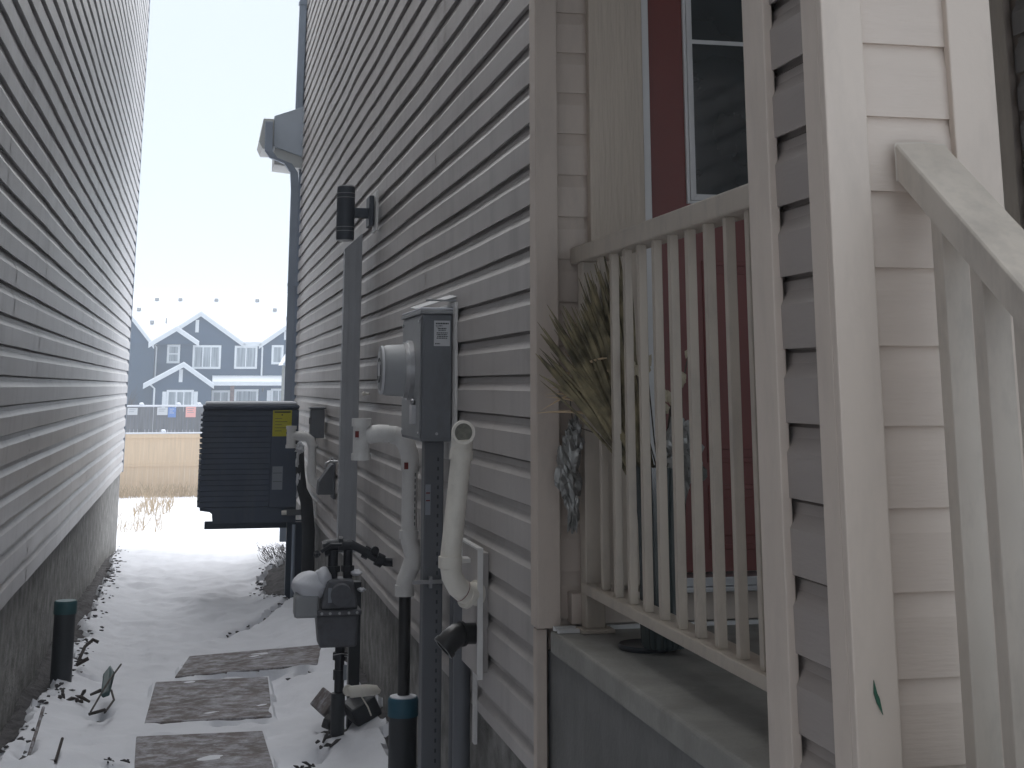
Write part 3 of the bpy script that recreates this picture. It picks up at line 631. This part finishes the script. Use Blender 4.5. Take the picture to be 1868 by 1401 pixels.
part(mb, 'print', M['ink'], sp)

# ------------------------------------------------------------------ gas meter
gm = thing('gas_meter', (.64, 6.5, -1.5), 'dark grey gas meter on a riser with snow topped regulator', 'gas meter')
def frus(x0, x1, z0, y0, y1, X0, X1, z1, Y0, Y1):
    return MB().add([(x0, y0, z0), (x1, y0, z0), (x1, y1, z0), (x0, y1, z0), (X0, Y0, z1), (X1, Y0, z1), (X1, Y1, z1), (X0, Y1, z1)], [(0, 3, 2, 1), (4, 5, 6, 7), (0, 1, 5, 4), (1, 2, 6, 5), (2, 3, 7, 6), (3, 0, 4, 7)])
part(frus(.560, .720, -1.090, 6.43, 6.57, .545, .725, -.955, 6.42, 6.58), 'lower_case', M['gasgrey'], gm, bevel=.012, seg=3)
part(B(.548, .735, 6.405, 6.595, -.957, -.937), 'flange', M['gasgrey'], gm, bevel=.004)
part(frus(.560, .722, -.936, 6.42, 6.58, .585, .700, -.815, 6.44, 6.56), 'upper_case', M['gasgrey'], gm, bevel=.012, seg=3)
part(MB().tube([(.645, 6.425, -.87), (.645, 6.39, -.875)], .045, n=24), 'index_cover', M['gasgrey'], gm, smooth=True)
part(B(.590, .606, 6.408, 6.412, -.905, -.845), 'label', M['greylabel'], gm)
for x in (.565, .60, .64, .68, .715): part(MB().tube([(x, 6.398, -.947), (x, 6.406, -.947)], .006, n=6), 'bolt', M['steel'], gm)
mb = MB()
mb.tube([(.615, 6.5, -.82), (.615, 6.5, -.70)], .022, n=16).tube([(.68, 6.5, -.82), (.68, 6.5, -.70)], .020, n=16)
mb.tube([(.615, 6.5, -.79), (.615, 6.5, -.765)], .032, n=6).tube([(.68, 6.5, -.79), (.68, 6.5, -.765)], .029, n=6)
mb.tube([(.575, 6.5, -.685), (.59, 6.5, -.68), (.64, 6.5, -.678), (.70, 6.5, -.685)], .024, n=16)
mb.tube([(.590, 6.5, -.69), (.572, 6.5, -.695)], .034, n=8).tube([(.635, 6.5, -.675), (.655, 6.5, -.675)], .034, n=8)
mb.tube([(.69, 6.49, -.675), (.74, 6.48, -.70), (.79, 6.47, -.73), (.84, 6.47, -.752), (.90, 6.47, -.755)], .018, n=14)
mb.tube([(.745, 6.48, -.705), (.77, 6.475, -.718)], .027, n=8).tube([(.80, 6.47, -.735), (.83, 6.47, -.75)], .028, n=10).tube([(.79, 6.46, -.70), (.792, 6.44, -.70)], .018, n=12)
part(mb, 'top_piping', M['gaspipe'], gm, smooth=True)
part(MB().tube([(.56, 6.45, -.70), (.60, 6.43, -.67), (.645, 6.42, -.67)], .008, n=8).blob((.54, 6.45, -.71), .015), 'valve_handle', M['gaspipe'], gm)
rg = part(MB().tube([(.455, 6.5, -.92), (.47, 6.5, -.92), (.545, 6.5, -.90)], [.052, .056, .05], n=28), 'regulator', M['alu'], gm, smooth=True)
part(MB().box(.452, .556, 6.44, 6.56, -.97, -.875), 'regulator_case', M['alu'], rg, bevel=.014, seg=3)
mb = MB().add([], [])
mb = MB().blob((.525, 6.5, -.845), (.085, .075, .058), seed=3, amp=.10, n=26, m=16, freq=4).blob((.572, 6.49, -.81), (.040, .06, .04), seed=8, amp=.10, n=20, m=12, freq=4)
part(mb, 'snow_cap', M['snow'], gm, smooth=True)
part(MB().blob((.715, 6.5, -.795), (.03, .05, .012), n=12, m=6).blob((.738, 6.46, -.862), (.02, .03, .008), n=10, m=6), 'snow_lump', M['snow'], gm, smooth=True)
mb = MB().tube([(.655, 6.5, -1.62), (.655, 6.5, -1.09)], .021, n=18).tube([(.655, 6.5, -1.15), (.655, 6.5, -1.12)], .030, n=8).tube([(.655, 6.5, -1.23), (.655, 6.5, -1.19)], .027, n=8)
part(mb, 'riser', M['gaspipe'], gm, smooth=True)
part(MB().tube([(.650, 6.48, -1.28), (.650, 6.48, -1.62)], .030, n=18), 'riser_sleeve', M['sleeve'], gm, smooth=True)
part(MB().tube([(.672, 6.46, -1.13), (.683, 6.44, -1.13), (.686, 6.44, -1.25), (.678, 6.44, -1.285)], .0022, n=6).tube([(.625, 6.47, -1.125), (.66, 6.46, -1.118), (.684, 6.45, -1.122)], .002, n=6), 'tracer_wire', M['steel'], gm)
part(MB().box(.668, .682, 6.455, 6.462, -1.225, -1.165), 'tag', M['greylabel'], gm)
# post that carries the meter
o = B(.715, .765, 6.70, 6.76, -1.58, -.86).build('meter_post', M['sleeve'], at=(.74, 6.73, -1.5), bevel=.004)
tag(o, 'dark post standing just behind the gas meter', 'post')
o = MB().tube([(.690, 6.42, -1.268), (.70, 6.42, -1.266), (.76, 6.42, -1.262), (.805, 6.42, -1.263), (.822, 6.42, -1.272)], [.020, .024, .024, .020, .008], n=18).build('white_bottle', M['pvc'], at=(.76, 6.42, -1.29), smooth=True)
tag(o, 'white plastic tube lying level beside the gas riser', 'plastic tube')
part(MB().tube([(.685, 6.44, -1.262), (.69, 6.425, -1.262)], .022, n=16), 'end_cap', M['pvc'], o)
part(MB().tube([(.742, 6.45, -1.285), (.775, 6.45, -1.335), (.79, 6.45, -1.37)], .0035, n=6), 'cord', M['pvc'], o)

# chunks of broken block near the riser
bc = thing('broken_block', (.66, 6.75, -1.42), 'broken dark block pieces half buried in snow behind the gas riser', 'rubble')
part(B(.590, .690, 6.66, 6.80, -1.43, -1.34, rz=.5, ry=.7, rx=.2), 'large_piece', M['paver'], bc, bevel=.006)
part(B(.60, .66, 6.5, 6.6, -1.43, -1.39, rz=-.3, ry=.3), 'small_piece', M['dirt'], bc, bevel=.006)
part(B(.71, .83, 6.56, 6.70, -1.42, -1.33, rz=.2, ry=-.5, rx=.1), 'dark_piece', M['sleeve'], bc, bevel=.01)
def clump(name, c, s, lab, cat, m, seed, n=7):
    mb = MB(); q = random.Random(seed); c = Vector(c)
    for i in range(n):
        p = c+Vector((q.uniform(-1, 1)*s, q.uniform(-1, 1)*s, 0)); d = Vector((q.uniform(-1, 1), q.uniform(-1, 1), q.uniform(0, .6)))*s*.8
        mb.tube([p, p+d*.6+Vector((0, 0, .004)), p+d], [s*.07, s*.11, s*.03], n=6)
    return tag(mb.build(name, m, at=c), lab, cat)
clump('dark_litter', (.61, 6.38, snowz(.61, 6.38)), .07, 'black litter in the snow at the foot of the gas riser', 'litter', M['dirt'], 4)
clump('dark_litter', (.52, 6.12, snowz(.52, 6.12)), .06, 'dark leaves in the snow in front of the gas riser', 'litter', M['dirt'], 9)
clump('dark_litter', (.63, 7.96, snowz(.63, 7.96)), .08, 'dark twigs between the far slab and the gas meter', 'litter', M['dirt'], 12)

# ------------------------------------------------------------------ left side sleeve and debris
lp = thing('capped_sleeve', (-.60, 7.9, -1.45), 'dark standing sleeve pipe with green cap by the left foundation', 'sleeve pipe')
part(MB().tube([(-.60, 7.9, -1.6), (-.60, 7.9, -1.12)], .053, n=32), 'sleeve', M['sleeve'], lp, smooth=True)
part(MB().tube([(-.60, 7.9, -1.125), (-.60, 7.9, -1.07), (-.60, 7.9, -1.063)], [.057, .057, .052], n=32), 'green_cap', M['greencap'], lp, smooth=True)
def sticks(name, lst, lab, cat, m):
    mb = MB()
    for pts, r in lst: mb.tube(pts, r, n=7)
    return tag(mb.build(name, m, at=lst[0][0][0]), lab, cat)
sticks('wooden_stake', [([(-.395, 7.0, -1.415), (-.345, 7.35, -1.36), (-.30, 7.62, -1.33)], .0045)], 'thin dark stake leaning on the snow beside the teal plastic piece', 'stake', M['twig'])
TP = [(-.315, 7.30, -1.38), (-.27, 7.32, -1.37), (-.262, 7.50, -1.31), (-.285, 7.58, -1.295), (-.315, 7.50, -1.32), (-.30, 7.30, -1.40), (-.262, 7.31, -1.39), (-.25, 7.52, -1.33), (-.28, 7.60, -1.315), (-.32, 7.52, -1.345)]
TP = [(-.35+(x+.285)*.85, y+.02, -1.415+(z+1.39)*.95) for x, y, z in TP]
tp = MB().add(TP, [(0, 1, 2, 3, 4), (9, 8, 7, 6, 5), (0, 5, 6, 1), (1, 6, 7, 2), (2, 7, 8, 3), (3, 8, 9, 4), (4, 9, 5, 0)]).build('teal_plastic_piece', M['teal'], at=(-.345, 7.4, -1.42), bevel=.006)
tag(tp, 'bent teal plastic piece poking out of the snow on the left', 'plastic scrap')
sticks('dark_stick', [([(-.335, 7.02, -1.425), (-.305, 7.18, -1.405), (-.325, 7.32, -1.39)], .005), ([(-.40, 6.98, -1.42), (-.335, 7.03, -1.415)], .007)], 'black stick in the snow just below the teal plastic piece', 'stick', M['twig'])
sticks('bent_root', [([(-.545, 8.25, -1.42), (-.52, 8.35, -1.36), (-.485, 8.40, -1.335), (-.455, 8.4, -1.35)], .009), ([(-.55, 8.2, -1.425), (-.49, 8.2, -1.395)], .010)], 'curved dark root arching out of the snow by the green capped sleeve', 'root', M['twig'])
sticks('broken_lath', [([(-.57, 6.15, -1.40), (-.56, 6.32, -1.34), (-.555, 6.5, -1.29)], .007), ([(-.57, 6.1, -1.41), (-.46, 6.12, -1.41)], .010)], 'reddish broken lath in the near left corner of the snow', 'stick', M['paver'])
sticks('short_twig', [([(-.462, 6.08, -1.40), (-.452, 6.22, -1.35)], .006)], 'short upright twig in the near snow left of the slabs', 'twig', M['twig'])
clump('dark_litter', (-.23, 6.28, snowz(-.23, 6.28)), .05, 'dark leaves in the snow at the left corner of the nearest slab', 'litter', M['dirt'], 21)
clump('dark_litter', (-.52, 7.55, snowz(-.52, 7.55)), .09, 'scattered twigs at the foot of the green capped sleeve', 'litter', M['twig'], 31, n=12)

# ------------------------------------------------------------------ air conditioner on its stand
ac = thing('air_conditioner', (.40, 11.1, -.98), 'dark blue boxy air conditioner with louvred side held above the snow', 'air conditioner')
AX0, AX1, AY0, AY1 = .040, .745, 10.8, 11.45
body = MB().box(AX0+.02, AX1-.01, AY0+.012, AY1, -.86, -.15)
part(body, 'cabinet', M['acbody'], ac, bevel=.03, seg=3)
mb = MB(); n = 18
for k in range(n):
    z = -.85+k*.0375
    mb.add([(AX0+.012, AY0+.007, z), (.545, AY0+.007, z), (.545, AY0+.0105, z+.032), (AX0+.012, AY0+.0105, z+.032), (AX0+.012, AY0+.013, z-.003), (.545, AY0+.013, z-.003)], [(0, 1, 2, 3), (0, 4, 5, 1)])
    mb.box(AX0, AX0+.02, AY0+.01, AY1-.05, z, z+.008)
part(mb, 'louvre', M['acbody'], ac)
part(B(.547, AX1, AY0-.004, AY0+.0115, -.86, -.17), 'service_panel', M['acbody'], ac, bevel=.006)
part(B(AX0+.012, AX1+.004, AY0-.01, AY1+.01, -.168, -.135), 'top_cover', M['acbody'], ac, bevel=.016, seg=3)
part(B(AX0+.03, AX1-.012, AY0, AY1, -.136, -.115), 'snow_cap', M['snow'], ac, bevel=.010, seg=3)
part(MB().prism([(AX0+.115, AY0+.01, -.965), (AX0+.115, AY0+.01, -.905), (AX0+.09, AY0+.01, -.885), (AX0+.02, AY0+.01, -.875), (AX0+.02, AY0+.01, -.855), (AX1, AY0+.01, -.855), (AX1, AY0+.01, -.965)], (0, .6, 0)), 'base_pan', M['acbody'], ac, bevel=.004)
ys_ = part(B(.556, .693, AY0-.006, AY0-.0042, -.360, -.175), 'yellow_sticker', M['yellow'], ac)
mb = B(.566, .683, AY0-.0075, AY0-.006, -.192, -.182)
for k in range(5): mb.box(.572, .572+(.09 if k % 2 else .05), AY0-.0075, AY0-.006, -.235-k*.022, -.232-k*.022)
mb.box(.618, .628, AY0-.0075, AY0-.006, -.212, -.203).box(.655, .686, AY0-.0075, AY0-.006, -.345, -.33)
part(mb, 'print', M['ink'], ys_)
gs = part(B(.565, .640, AY0-.006, AY0-.0042, -.735, -.572), 'grey_sticker', M['greylabel'], ac)
part(B(.57, .635, AY0-.007, AY0-.006, -.62, -.617).box(.57, .635, AY0-.007, AY0-.006, -.68, -.677), 'print', M['ink'], gs)
sb = thing('wall_stand', (.74, 10.95, -1.45), 'dark blue stand and flat post holding up the air conditioner', 'stand')
part(B(.685, .80, 10.84, 10.90, -1.60, -.966), 'post', M['drain'], sb, bevel=.004)
M['standblue'] = mat('stand_blue', (.035, .05, .075), .5, .1, var=.1)
sb.children[0].data.materials[0] = M['standblue']
part(B(.10, .86, 11.0, 11.04, -1.02, -.966), 'crossbar', M['standblue'], sb, bevel=.003)
part(B(.655, .87, 10.78, 10.80, -.915, -.875), 'arm', M['galv'], sb, bevel=.003)
part(MB().tube([(.64, 10.77, -.895), (.675, 10.77, -.893)], .016, n=12), 'bolt_cap', M['pvc'], sb, smooth=True)
part(MB().tube([(.735, 10.80, -1.58), (.735, 10.80, -.98)], .014, n=12), 'drain_pipe', M['drain'], sb, smooth=True)
# refrigerant line in black foam
ls = thing('refrigerant_line', (.80, 10.5, -1.45), 'thick black foam covered line curving down behind the white tee', 'pipe')
part(MB().tube([(.735, 10.75, -.40), (.748, 10.62, -.47), (.752, 10.58, -.60), (.765, 10.55, -.72), (.80, 10.55, -.80), (.82, 10.55, -1.0), (.83, 10.55, -1.55)], [.028, .030, .032, .036, .045, .046, .046], n=18), 'insulation', M['foam'], ls, smooth=True)
part(MB().blob((.742, 10.56, -.43), (.030, .02, .03), seed=2, amp=.6, n=14, m=10).blob((.728, 10.56, -.51), (.012, .014, .05), seed=5, amp=.5).blob((.742, 10.55, -.69), (.018, .014, .075), seed=7, amp=.6), 'torn_tape', M['paper'], ls)
# second white tee by the air conditioner
t2 = thing('far_vent_pipe', (.75, 9.9, -.7), 'small white vent tee and pipe in front of the air conditioner', 'vent pipe')
Y9 = 9.9; q = .030
part(MB().tube([(.635, Y9, -.40), (.635, Y9, -.27)], q, n=22).ring((.635, Y9, -.285), (0, 0, 1), .024, q+.005, .022).ring((.635, Y9, -.385), (0, 0, -1), .024, q+.005, .022).tube([(.64, Y9, -.325), (.70, Y9, -.33)], q, n=22), 'tee', M['pvcgrey'], t2, smooth=True)
part(MB().tube([(.70, Y9, -.33), (.735, Y9, -.335), (.765, Y9, -.355), (.778, Y9, -.40)], q, n=22).tube([(.778, Y9, -.38), (.778, Y9, -.55)], q-.002, n=22).tube([(.778, Y9, -.52), (.775, Y9, -.56), (.785, Y9, -.61), (.82, Y9, -.64), (.87, Y9, -.65)], q+.002, n=22), 'pipe', M['pvcgrey'], t2, smooth=True)
part(MB().tube([(.778, Y9, -.385), (.778, Y9, -.40)], q+.005, n=22), 'collar', M['pvcgrey'], t2, smooth=True)
part(MB().tube([(.715, Y9, -.331), (.722, Y9, -.332)], q+.004, n=22), 'collar', M['pvcgrey'], t2, smooth=True)
# disconnect box
db = thing('disconnect_box', (.82, 9.95, -.36), 'small dark grey electrical disconnect box on the siding near the air conditioner', 'electrical box')
part(B(.765, .858, 9.92, 10.05, -.345, -.155), 'box', M['galv'], db, bevel=.005)
part(B(.756, .865, 9.905, 10.06, -.154, -.140), 'lid', M['galv'], db, bevel=.005)
part(MB().tube([(.79, 9.96, -.345), (.79, 9.97, -.42), (.775, 10.0, -.47)], .014, n=12), 'whip', M['foam'], db, smooth=True)
part(MB().box(.757, .765, 9.95, 9.99, -.25, -.21), 'latch', M['galv'], db)
# dryer hood
dh = thing('dryer_hood', (.83, 9.3, -.68), 'grey sloping exhaust hood on the wall beneath the disconnect box', 'vent hood')
part(MB().prism([(.868, 9.24, -.48), (.852, 9.24, -.48), (.775, 9.24, -.585), (.768, 9.24, -.665), (.868, 9.24, -.665)], (0, .14, 0)), 'hood', M['duct'], dh, bevel=.006)
part(B(.862, .872, 9.21, 9.41, -.69, -.45), 'plate', M['duct'], dh, bevel=.003)
# hose bib
hb = thing('hose_tap', (.82, 9.0, -.50), 'small brass hose tap with shiny handle on the wall', 'tap')
part(MB().tube([(.87, 9.05, -.455), (.82, 9.05, -.455), (.80, 9.05, -.465), (.795, 9.05, -.49)], .008, n=10), 'spout', M['steel'], hb, smooth=True)
part(MB().ring((.83, 9.03, -.44), (0, -1, .2), .010, .016, .004, n=16), 'handle', M['steel'], hb, smooth=True)
# little wall screw light beside the cover
o = MB().blob((.845, 7.50, -.04), .011, n=12, m=8, amp=.05).tube([(.85, 7.5, -.04), (.873, 7.5, -.04)], .006, n=8).build('screw_light', M['pvc'], at=(.86, 7.5, -.04), smooth=True)
tag(o, 'tiny white round fitting on the siding right of the conduit cover', 'wall fitting')

# ------------------------------------------------------------------ weeds and grass
def weeds(name, c, rx_, ry_, n, h, lean, seed, lab, cat, m, r0=.004, branch=2, kind=None):
    q = random.Random(seed); mb = MB()
    for i in range(n):
        x = c[0]+q.uniform(-rx_, rx_); y = c[1]+q.uniform(-ry_, ry_); z = base(x, y)-.02
        hh = h*q.uniform(.4, 1.1); d = Vector((q.gauss(lean, .25), q.gauss(0, .2), 1))*hh; p = Vector((x, y, z))
        mb.tube([p, p+d*.5+Vector((q.uniform(-.03, .03), 0, 0)), p+d+Vector((q.gauss(0, .12)*hh, 0, -abs(q.gauss(0, .12))*hh))], [r0, r0*.8, r0*.3], n=4)
        for b in range(branch):
            s = p+d*q.uniform(.3, .8); mb.tube([s, s+Vector((q.uniform(-.4, .4), q.uniform(-.2, .2), q.uniform(.1, .5)))*hh*.5], [r0*.6, r0*.3], n=4)
    return tag(mb.build(name, m, at=(c[0], c[1], base(c[0], c[1]))), lab, cat, kind=kind)
weeds('dead_weeds', (-.78, 20.5, 0), .42, 1.2, 70, .34, .05, 2, 'sparse brown weed stalks beyond the left foundation', 'weeds', M['tallgrass'], .004, 3, 'stuff')
weeds('dead_grass', (-1.4, 41.0, 0), 2.2, .8, 700, .42, .0, 3, 'tall pale dead grass along the foot of the tan fence', 'grass', M['tallgrass'], .010, 0, 'stuff')
weeds('dead_grass', (-.75, 33.0, 0), .35, 5, 200, .28, .0, 6, 'streak of dead grass leading to the tan fence', 'grass', M['tallgrass'], .008, 0, 'stuff')
weeds('dead_grass', (.80, 13.6, 0), .14, .8, 160, .10, -.4, 5, 'low matted grass poking out behind the stand post', 'grass', M['twig'], .003, 1, 'stuff')

# ------------------------------------------------------------------ fences
tf = thing('tan_fence', (0, 42, -3.0), 'tan board fence with snow on its top rail at the end of the yard', 'fence')
mb = MB(); x = -14
while x < 14:
    mb.box(x, x+.1405, 42, 42.02, -3.1, -1.40); x += .142
part(mb, 'board_panel', M['tan'], tf)
part(B(-14, 14, 41.96, 42.0, -1.42, -1.31).box(-14, 14, 41.97, 41.999, -2.19, -2.12), 'rail', M['tan'], tf)
part(B(-14, 14, 41.94, 42.04, -1.31, -1.27), 'snow_cap', M['snow'], tf, bevel=.01)
for px_ in (-4.5, -2.3, -.86, 1.6, 4.0):
    pp = part(B(px_-.05, px_+.05, 42.02, 42.12, -3.1, -1.25), 'post', M['tan'], tf)
    part(MB().blob((px_, 42.03, -1.24), (.08, .08, .05), n=10, m=6), 'snow_lump', M['snow'], pp, smooth=True)
gf = thing('grey_fence', (0, 60, -2.9), 'weathered grey board fence with snowy top and paper notices', 'fence')
mb = MB(); x = -18
q = random.Random(2)
while x < 18:
    mb.box(x, x+.138, 60+q.uniform(0, .01), 60.03, -3.0, -.83+q.uniform(-.01, .01)); x += .146
part(mb, 'board_panel', M['greywood'], gf)
part(B(-18, 18, 59.95, 60.05, -.82, -.745), 'snow_cap', M['snow'], gf, bevel=.02)
for px_ in (-6.5, -4.3, -2.13, -.69, .12, 2.3, 4.5):
    pp = part(B(px_-.06, px_+.06, 60.03, 60.15, -3.0, -.75), 'post', M['greywood'], gf)
    part(MB().blob((px_, 60.02, -.72), (.11, .10, .07), n=10, m=6), 'snow_lump', M['snow'], pp, smooth=True)
def notice(x0, x1, z0, z1, m, lab):
    o = B(x0, x1, 59.97, 59.99, z0, z1).build('notice', m, at=((x0+x1)/2, 59.98, z0)); tag(o, lab, 'notice', 'paper notices on the grey fence')
    mb = MB()
    for k in range(2 if m is M['paper'] else 3): mb.box(x0+.06, x1-.08-.05*(k % 2), 59.965, 59.97, z1-.08-k*.075, z1-.06-k*.075)
    part(mb, 'print', M['greylabel'] if m is not M['notice_blue'] else M['paper'], o)
notice(-2.66, -2.27, -1.13, -.86, M['paper'], 'white notice at the left end of the grey fence')
notice(-1.51, -1.10, -1.14, -.84, M['paper'], 'white notice next to the blue notice')
notice(-1.08, -.77, -1.23, -.84, M['notice_blue'], 'blue notice on the grey fence')
notice(-.39, .01, -1.23, -.82, M['notice_pink'], 'pink notice on the grey fence')

# ------------------------------------------------------------------ navy row house beyond the fences
nh = thing('row_house', (0, 92, -2.9), 'navy blue row house with white trim and snowy gabled roofs', 'house')
YH = 90
part(B(-12, 12, YH, YH+11, -3.0, 2.50), 'wall', M['navy'], nh)
def gable_wall(a, b, c, y, y1): return MB().prism([(a[0], y, a[1]), (b[0], y, b[1]), (c[0], y, c[1])], (0, y1-y, 0))
gw = gable_wall((-2.69, 2.50), (.05, 4.32), (2.61, 2.50), YH, YH+5)
g2 = gable_wall((3.80, 2.50), (5.75, 3.88), (7.7, 2.50), YH, YH+5); gw.add(g2.v, g2.f)
g3 = gable_wall((-7.2, 2.50), (-5.0, 5.2), (-2.77, 2.50), YH-.6, YH+5); gw.add(g3.v, g3.f)
part(gw, 'gable', M['navy'], nh)
part(B(-9, -2.60, YH-.6, YH, -3.0, 2.50), 'side_wing', M['navy_dark'], nh)
rf = part(MB().prism([(-12, YH+.05, 2.66), (-12, YH+6, 6.02), (-12, YH+12, 2.62), (-12, YH+12, 2.52), (-12, YH+.05, 2.52)], (24, 0, 0)), 'roof', M['roofsnow'], nh)
rs = MB(); fa = MB()
def chev(a, b, c, y0, y1, lo, hi):             # roof edge: chevron between heights lo and hi above the slope line
    return MB().prism([(a[0], y0, a[1]+lo), (b[0], y0, b[1]+lo), (c[0], y0, c[1]+lo), (c[0], y0, c[1]+hi), (b[0], y0, b[1]+hi), (a[0], y0, a[1]+hi)], (0, y1-y0, 0))
def gable(a, b, c, y0, y1):
    k = chev(a, b, c, y0-.30, y0-.22, -.20, .02); fa.add(k.v, k.f)
    k = chev(a, b, c, y0-.36, y0-.301, -.03, .05); fa.add(k.v, k.f)
    k = chev(a, b, c, y0-.32, y1, .052, .13); rs.add(k.v, k.f)
gable((-2.85, 2.40), (.05, 4.36), (2.80, 2.44), YH, YH+5)
gable((3.62, 2.42), (5.75, 3.92), (7.9, 2.42), YH, YH+5)
gable((-7.4, 2.3), (-5.0, 5.25), (-2.62, 2.36), YH-.6, YH+5)
gable((-2.95, 2.42), (-1.34, 3.42), (.02, 2.52), YH-.8, YH)
gable((-3.10, .02), (-.82, 1.28), (1.0, .02), YH-1.6, YH)
k = B(2.7, 3.75, YH-.36, YH-.26, 2.38, 2.56); fa.add(k.v, k.f)
k = B(.9, 12, YH-1.6, YH-1.5, .02, .22); fa.add(k.v, k.f)
k = MB().prism([(.9, YH-1.62, .22), (.9, YH-1.62, .27), (.9, YH, .62), (.9, YH, .22)], (11, 0, 0)); rs.add(k.v, k.f)
part(rs, 'snow_roof', M['roofsnow'], nh); part(fa, 'fascia', M['housetrim'], nh)
bay = gable_wall((-2.6, .10), (-.82, 1.22), (.85, .10), YH-1.35, YH); bay.box(-2.6, .85, YH-1.35, YH, -3, .10)
part(bay, 'bay', M['navy'], nh)
part(gable_wall((-2.66, 2.45), (-1.34, 3.33), (-.10, 2.5), YH-.6, YH), 'dormer', M['navy'], nh)
part(B(-.25, -.04, YH-.05, YH, 3.2, 3.95), 'gable_bracket', M['housetrim'], nh)
part(B(5.14, 5.34, YH-.05, YH, 2.78, 3.3), 'gable_bracket', M['housetrim'], nh)
part(B(-1.07, -.85, YH-1.40, YH-1.35, .22, .97), 'gable_bracket', M['housetrim'], nh)
def window(x0, x1, z0, z1, y, panes, hz=False, sh=False):
    t = .13
    f = MB().box(x0, x1, y-.06, y, z1-t, z1).box(x0, x1, y-.06, y, z0, z0+t).box(x0, x0+t, y-.0605, y, z0+t, z1-t).box(x1-t, x1, y-.0605, y, z0+t, z1-t)
    for i in range(1, panes):
        x = x0+t+(x1-x0-2*t)*i/panes; f.box(x-.035, x+.035, y-.055, y, z0+t, z1-t)
    if hz: z = (z0+z1)/2; f.box(x0+t, x1-t, y-.05, y, z-.035, z+.035)
    w_ = part(f, 'window', M['housetrim'], nh)
    part(B(x0+t, x1-t, y-.03, y-.01, z0+t, z1-t), 'pane', M['winglass'], w_)
    if sh:
        for (a, b) in ((x0-.24, x0-.01), (x1+.01, x1+.24)): part(B(a, b, y-.05, y, z0, z1-.1), 'shutter', M['housetrim'], nh)
window(-1.86, -1.09, 1.34, 2.46, YH-.0, 1, True)
window(-.34, 1.36, 1.01, 2.43, YH, 3)
window(2.17, 3.55, 1.02, 2.41, YH, 2)
window(4.41, 5.14, 1.30, 2.46, YH, 1)
window(-1.74, -.16, -1.5, -.23, YH-1.35, 3, sh=True)
window(.90, 2.00, -1.5, -.26, YH, 2)
window(2.25, 3.70, -1.7, -.20, YH, 1, True)
window(4.46, 5.40, -1.5, -.16, YH, 2, sh=True)
part(B(2.0, 2.24, YH-.1, YH, -3, .0), 'brick_pillar', M['brick'], nh)
part(MB().tube([(3.95, YH-.3, -.35), (3.95, YH-.3, -.12)], .06, n=8), 'porch_light', M['ink'], nh)
for (x, z0, z1, y) in ((-2.50, .5, 2.45, YH-.15), (3.84, .5, 2.45, YH-.15), (-2.45, -2.9, .0, YH-1.45)):
    part(MB().tube([(x-.22, y-.15, z1+.05), (x, y, z1-.15), (x, y, z0)], .055, n=8), 'downspout', M['housetrim'], nh)
# roof vents standing in the snow
for (x, y) in ((-2.76, 94.9), (-1.29, 94.9), (.99, 94.9), (3.61, 94.9), (4.7, 93.7), (5.5, 92.6), (-3.8, 93.6), (-2.9, 92.0)):
    z = 2.62+(y-(YH-.3))*3.4/6.3
    part(B(x-.13, x+.13, y-.14, y+.1, z-.05, z+.12), 'roof_vent', M['alu'], nh)
part(MB().tube([(-2.05, 92.1, 3.7), (-2.05, 92.1, 4.15)], .05, n=8), 'vent_stack', M['alu'], nh)
# shed roof corner glimpsed by the downspout
sh = thing('olive_shed', (5, 70, -2.8), 'olive shed wall with snowy roof edge beside the downspout', 'shed')
part(B(4.12, 7, 70, 73, -2.9, 1.05), 'wall', M['shed'], sh)
part(MB().prism([(3.95, 69.7, 1.0), (4.3, 69.7, 1.62), (5.6, 69.7, 2.5), (7.2, 69.7, 1.0)], (0, 3.6, 0)), 'snow_roof', M['roofsnow'], sh)
part(B(4.0, 7.1, 69.66, 69.7, .95, 1.08), 'fascia', M['drain'], sh)
# bare shrub in front of the side wing
q = random.Random(8); mb = MB(); tr = MB().tube([(-3.6, 80, -2.9), (-3.58, 80, -1.6)], .05, n=7)
for i in range(60):
    a = q.uniform(0, 6.28); t = q.uniform(.5, 1); p = Vector((-3.58, 80, q.uniform(-1.9, -1.2))); e = p+Vector((math.cos(a)*t*.7, math.sin(a)*t*.5, q.uniform(.3, 1.4)))
    mb.tube([p, (p+e)/2+Vector((0, 0, .05)), e], [.022, .014, .006], n=4)
bt = thing('bare_shrub', (-3.6, 80, -2.9), 'bare winter shrub behind the fence before the left wing of the row house', 'shrub')
part(tr, 'trunk', M['twig'], bt); part(mb, 'branches', M['twig'], bt)

# ------------------------------------------------------------------ haze
hz = B(-170, 170, -25, 305, -4.2, 12).build('haze', M['snow']); tag(hz, 'thin haze added to fade the far houses', kind='stuff')  # volume added to give the far house its bluish flare fade
hm = bpy.data.materials.new('haze'); hm.use_nodes = True; n = hm.node_tree.nodes; n.clear()
mo = n.new('ShaderNodeOutputMaterial'); pv = n.new('ShaderNodeVolumePrincipled')
pv.inputs['Color'].default_value = (.86, .93, 1, 1); pv.inputs['Density'].default_value = .0022; pv.inputs['Anisotropy'].default_value = .2
hz.display_type = 'WIRE'
hm.node_tree.links.new(pv.outputs[0], mo.inputs['Volume']); hz.data.materials[0] = hm
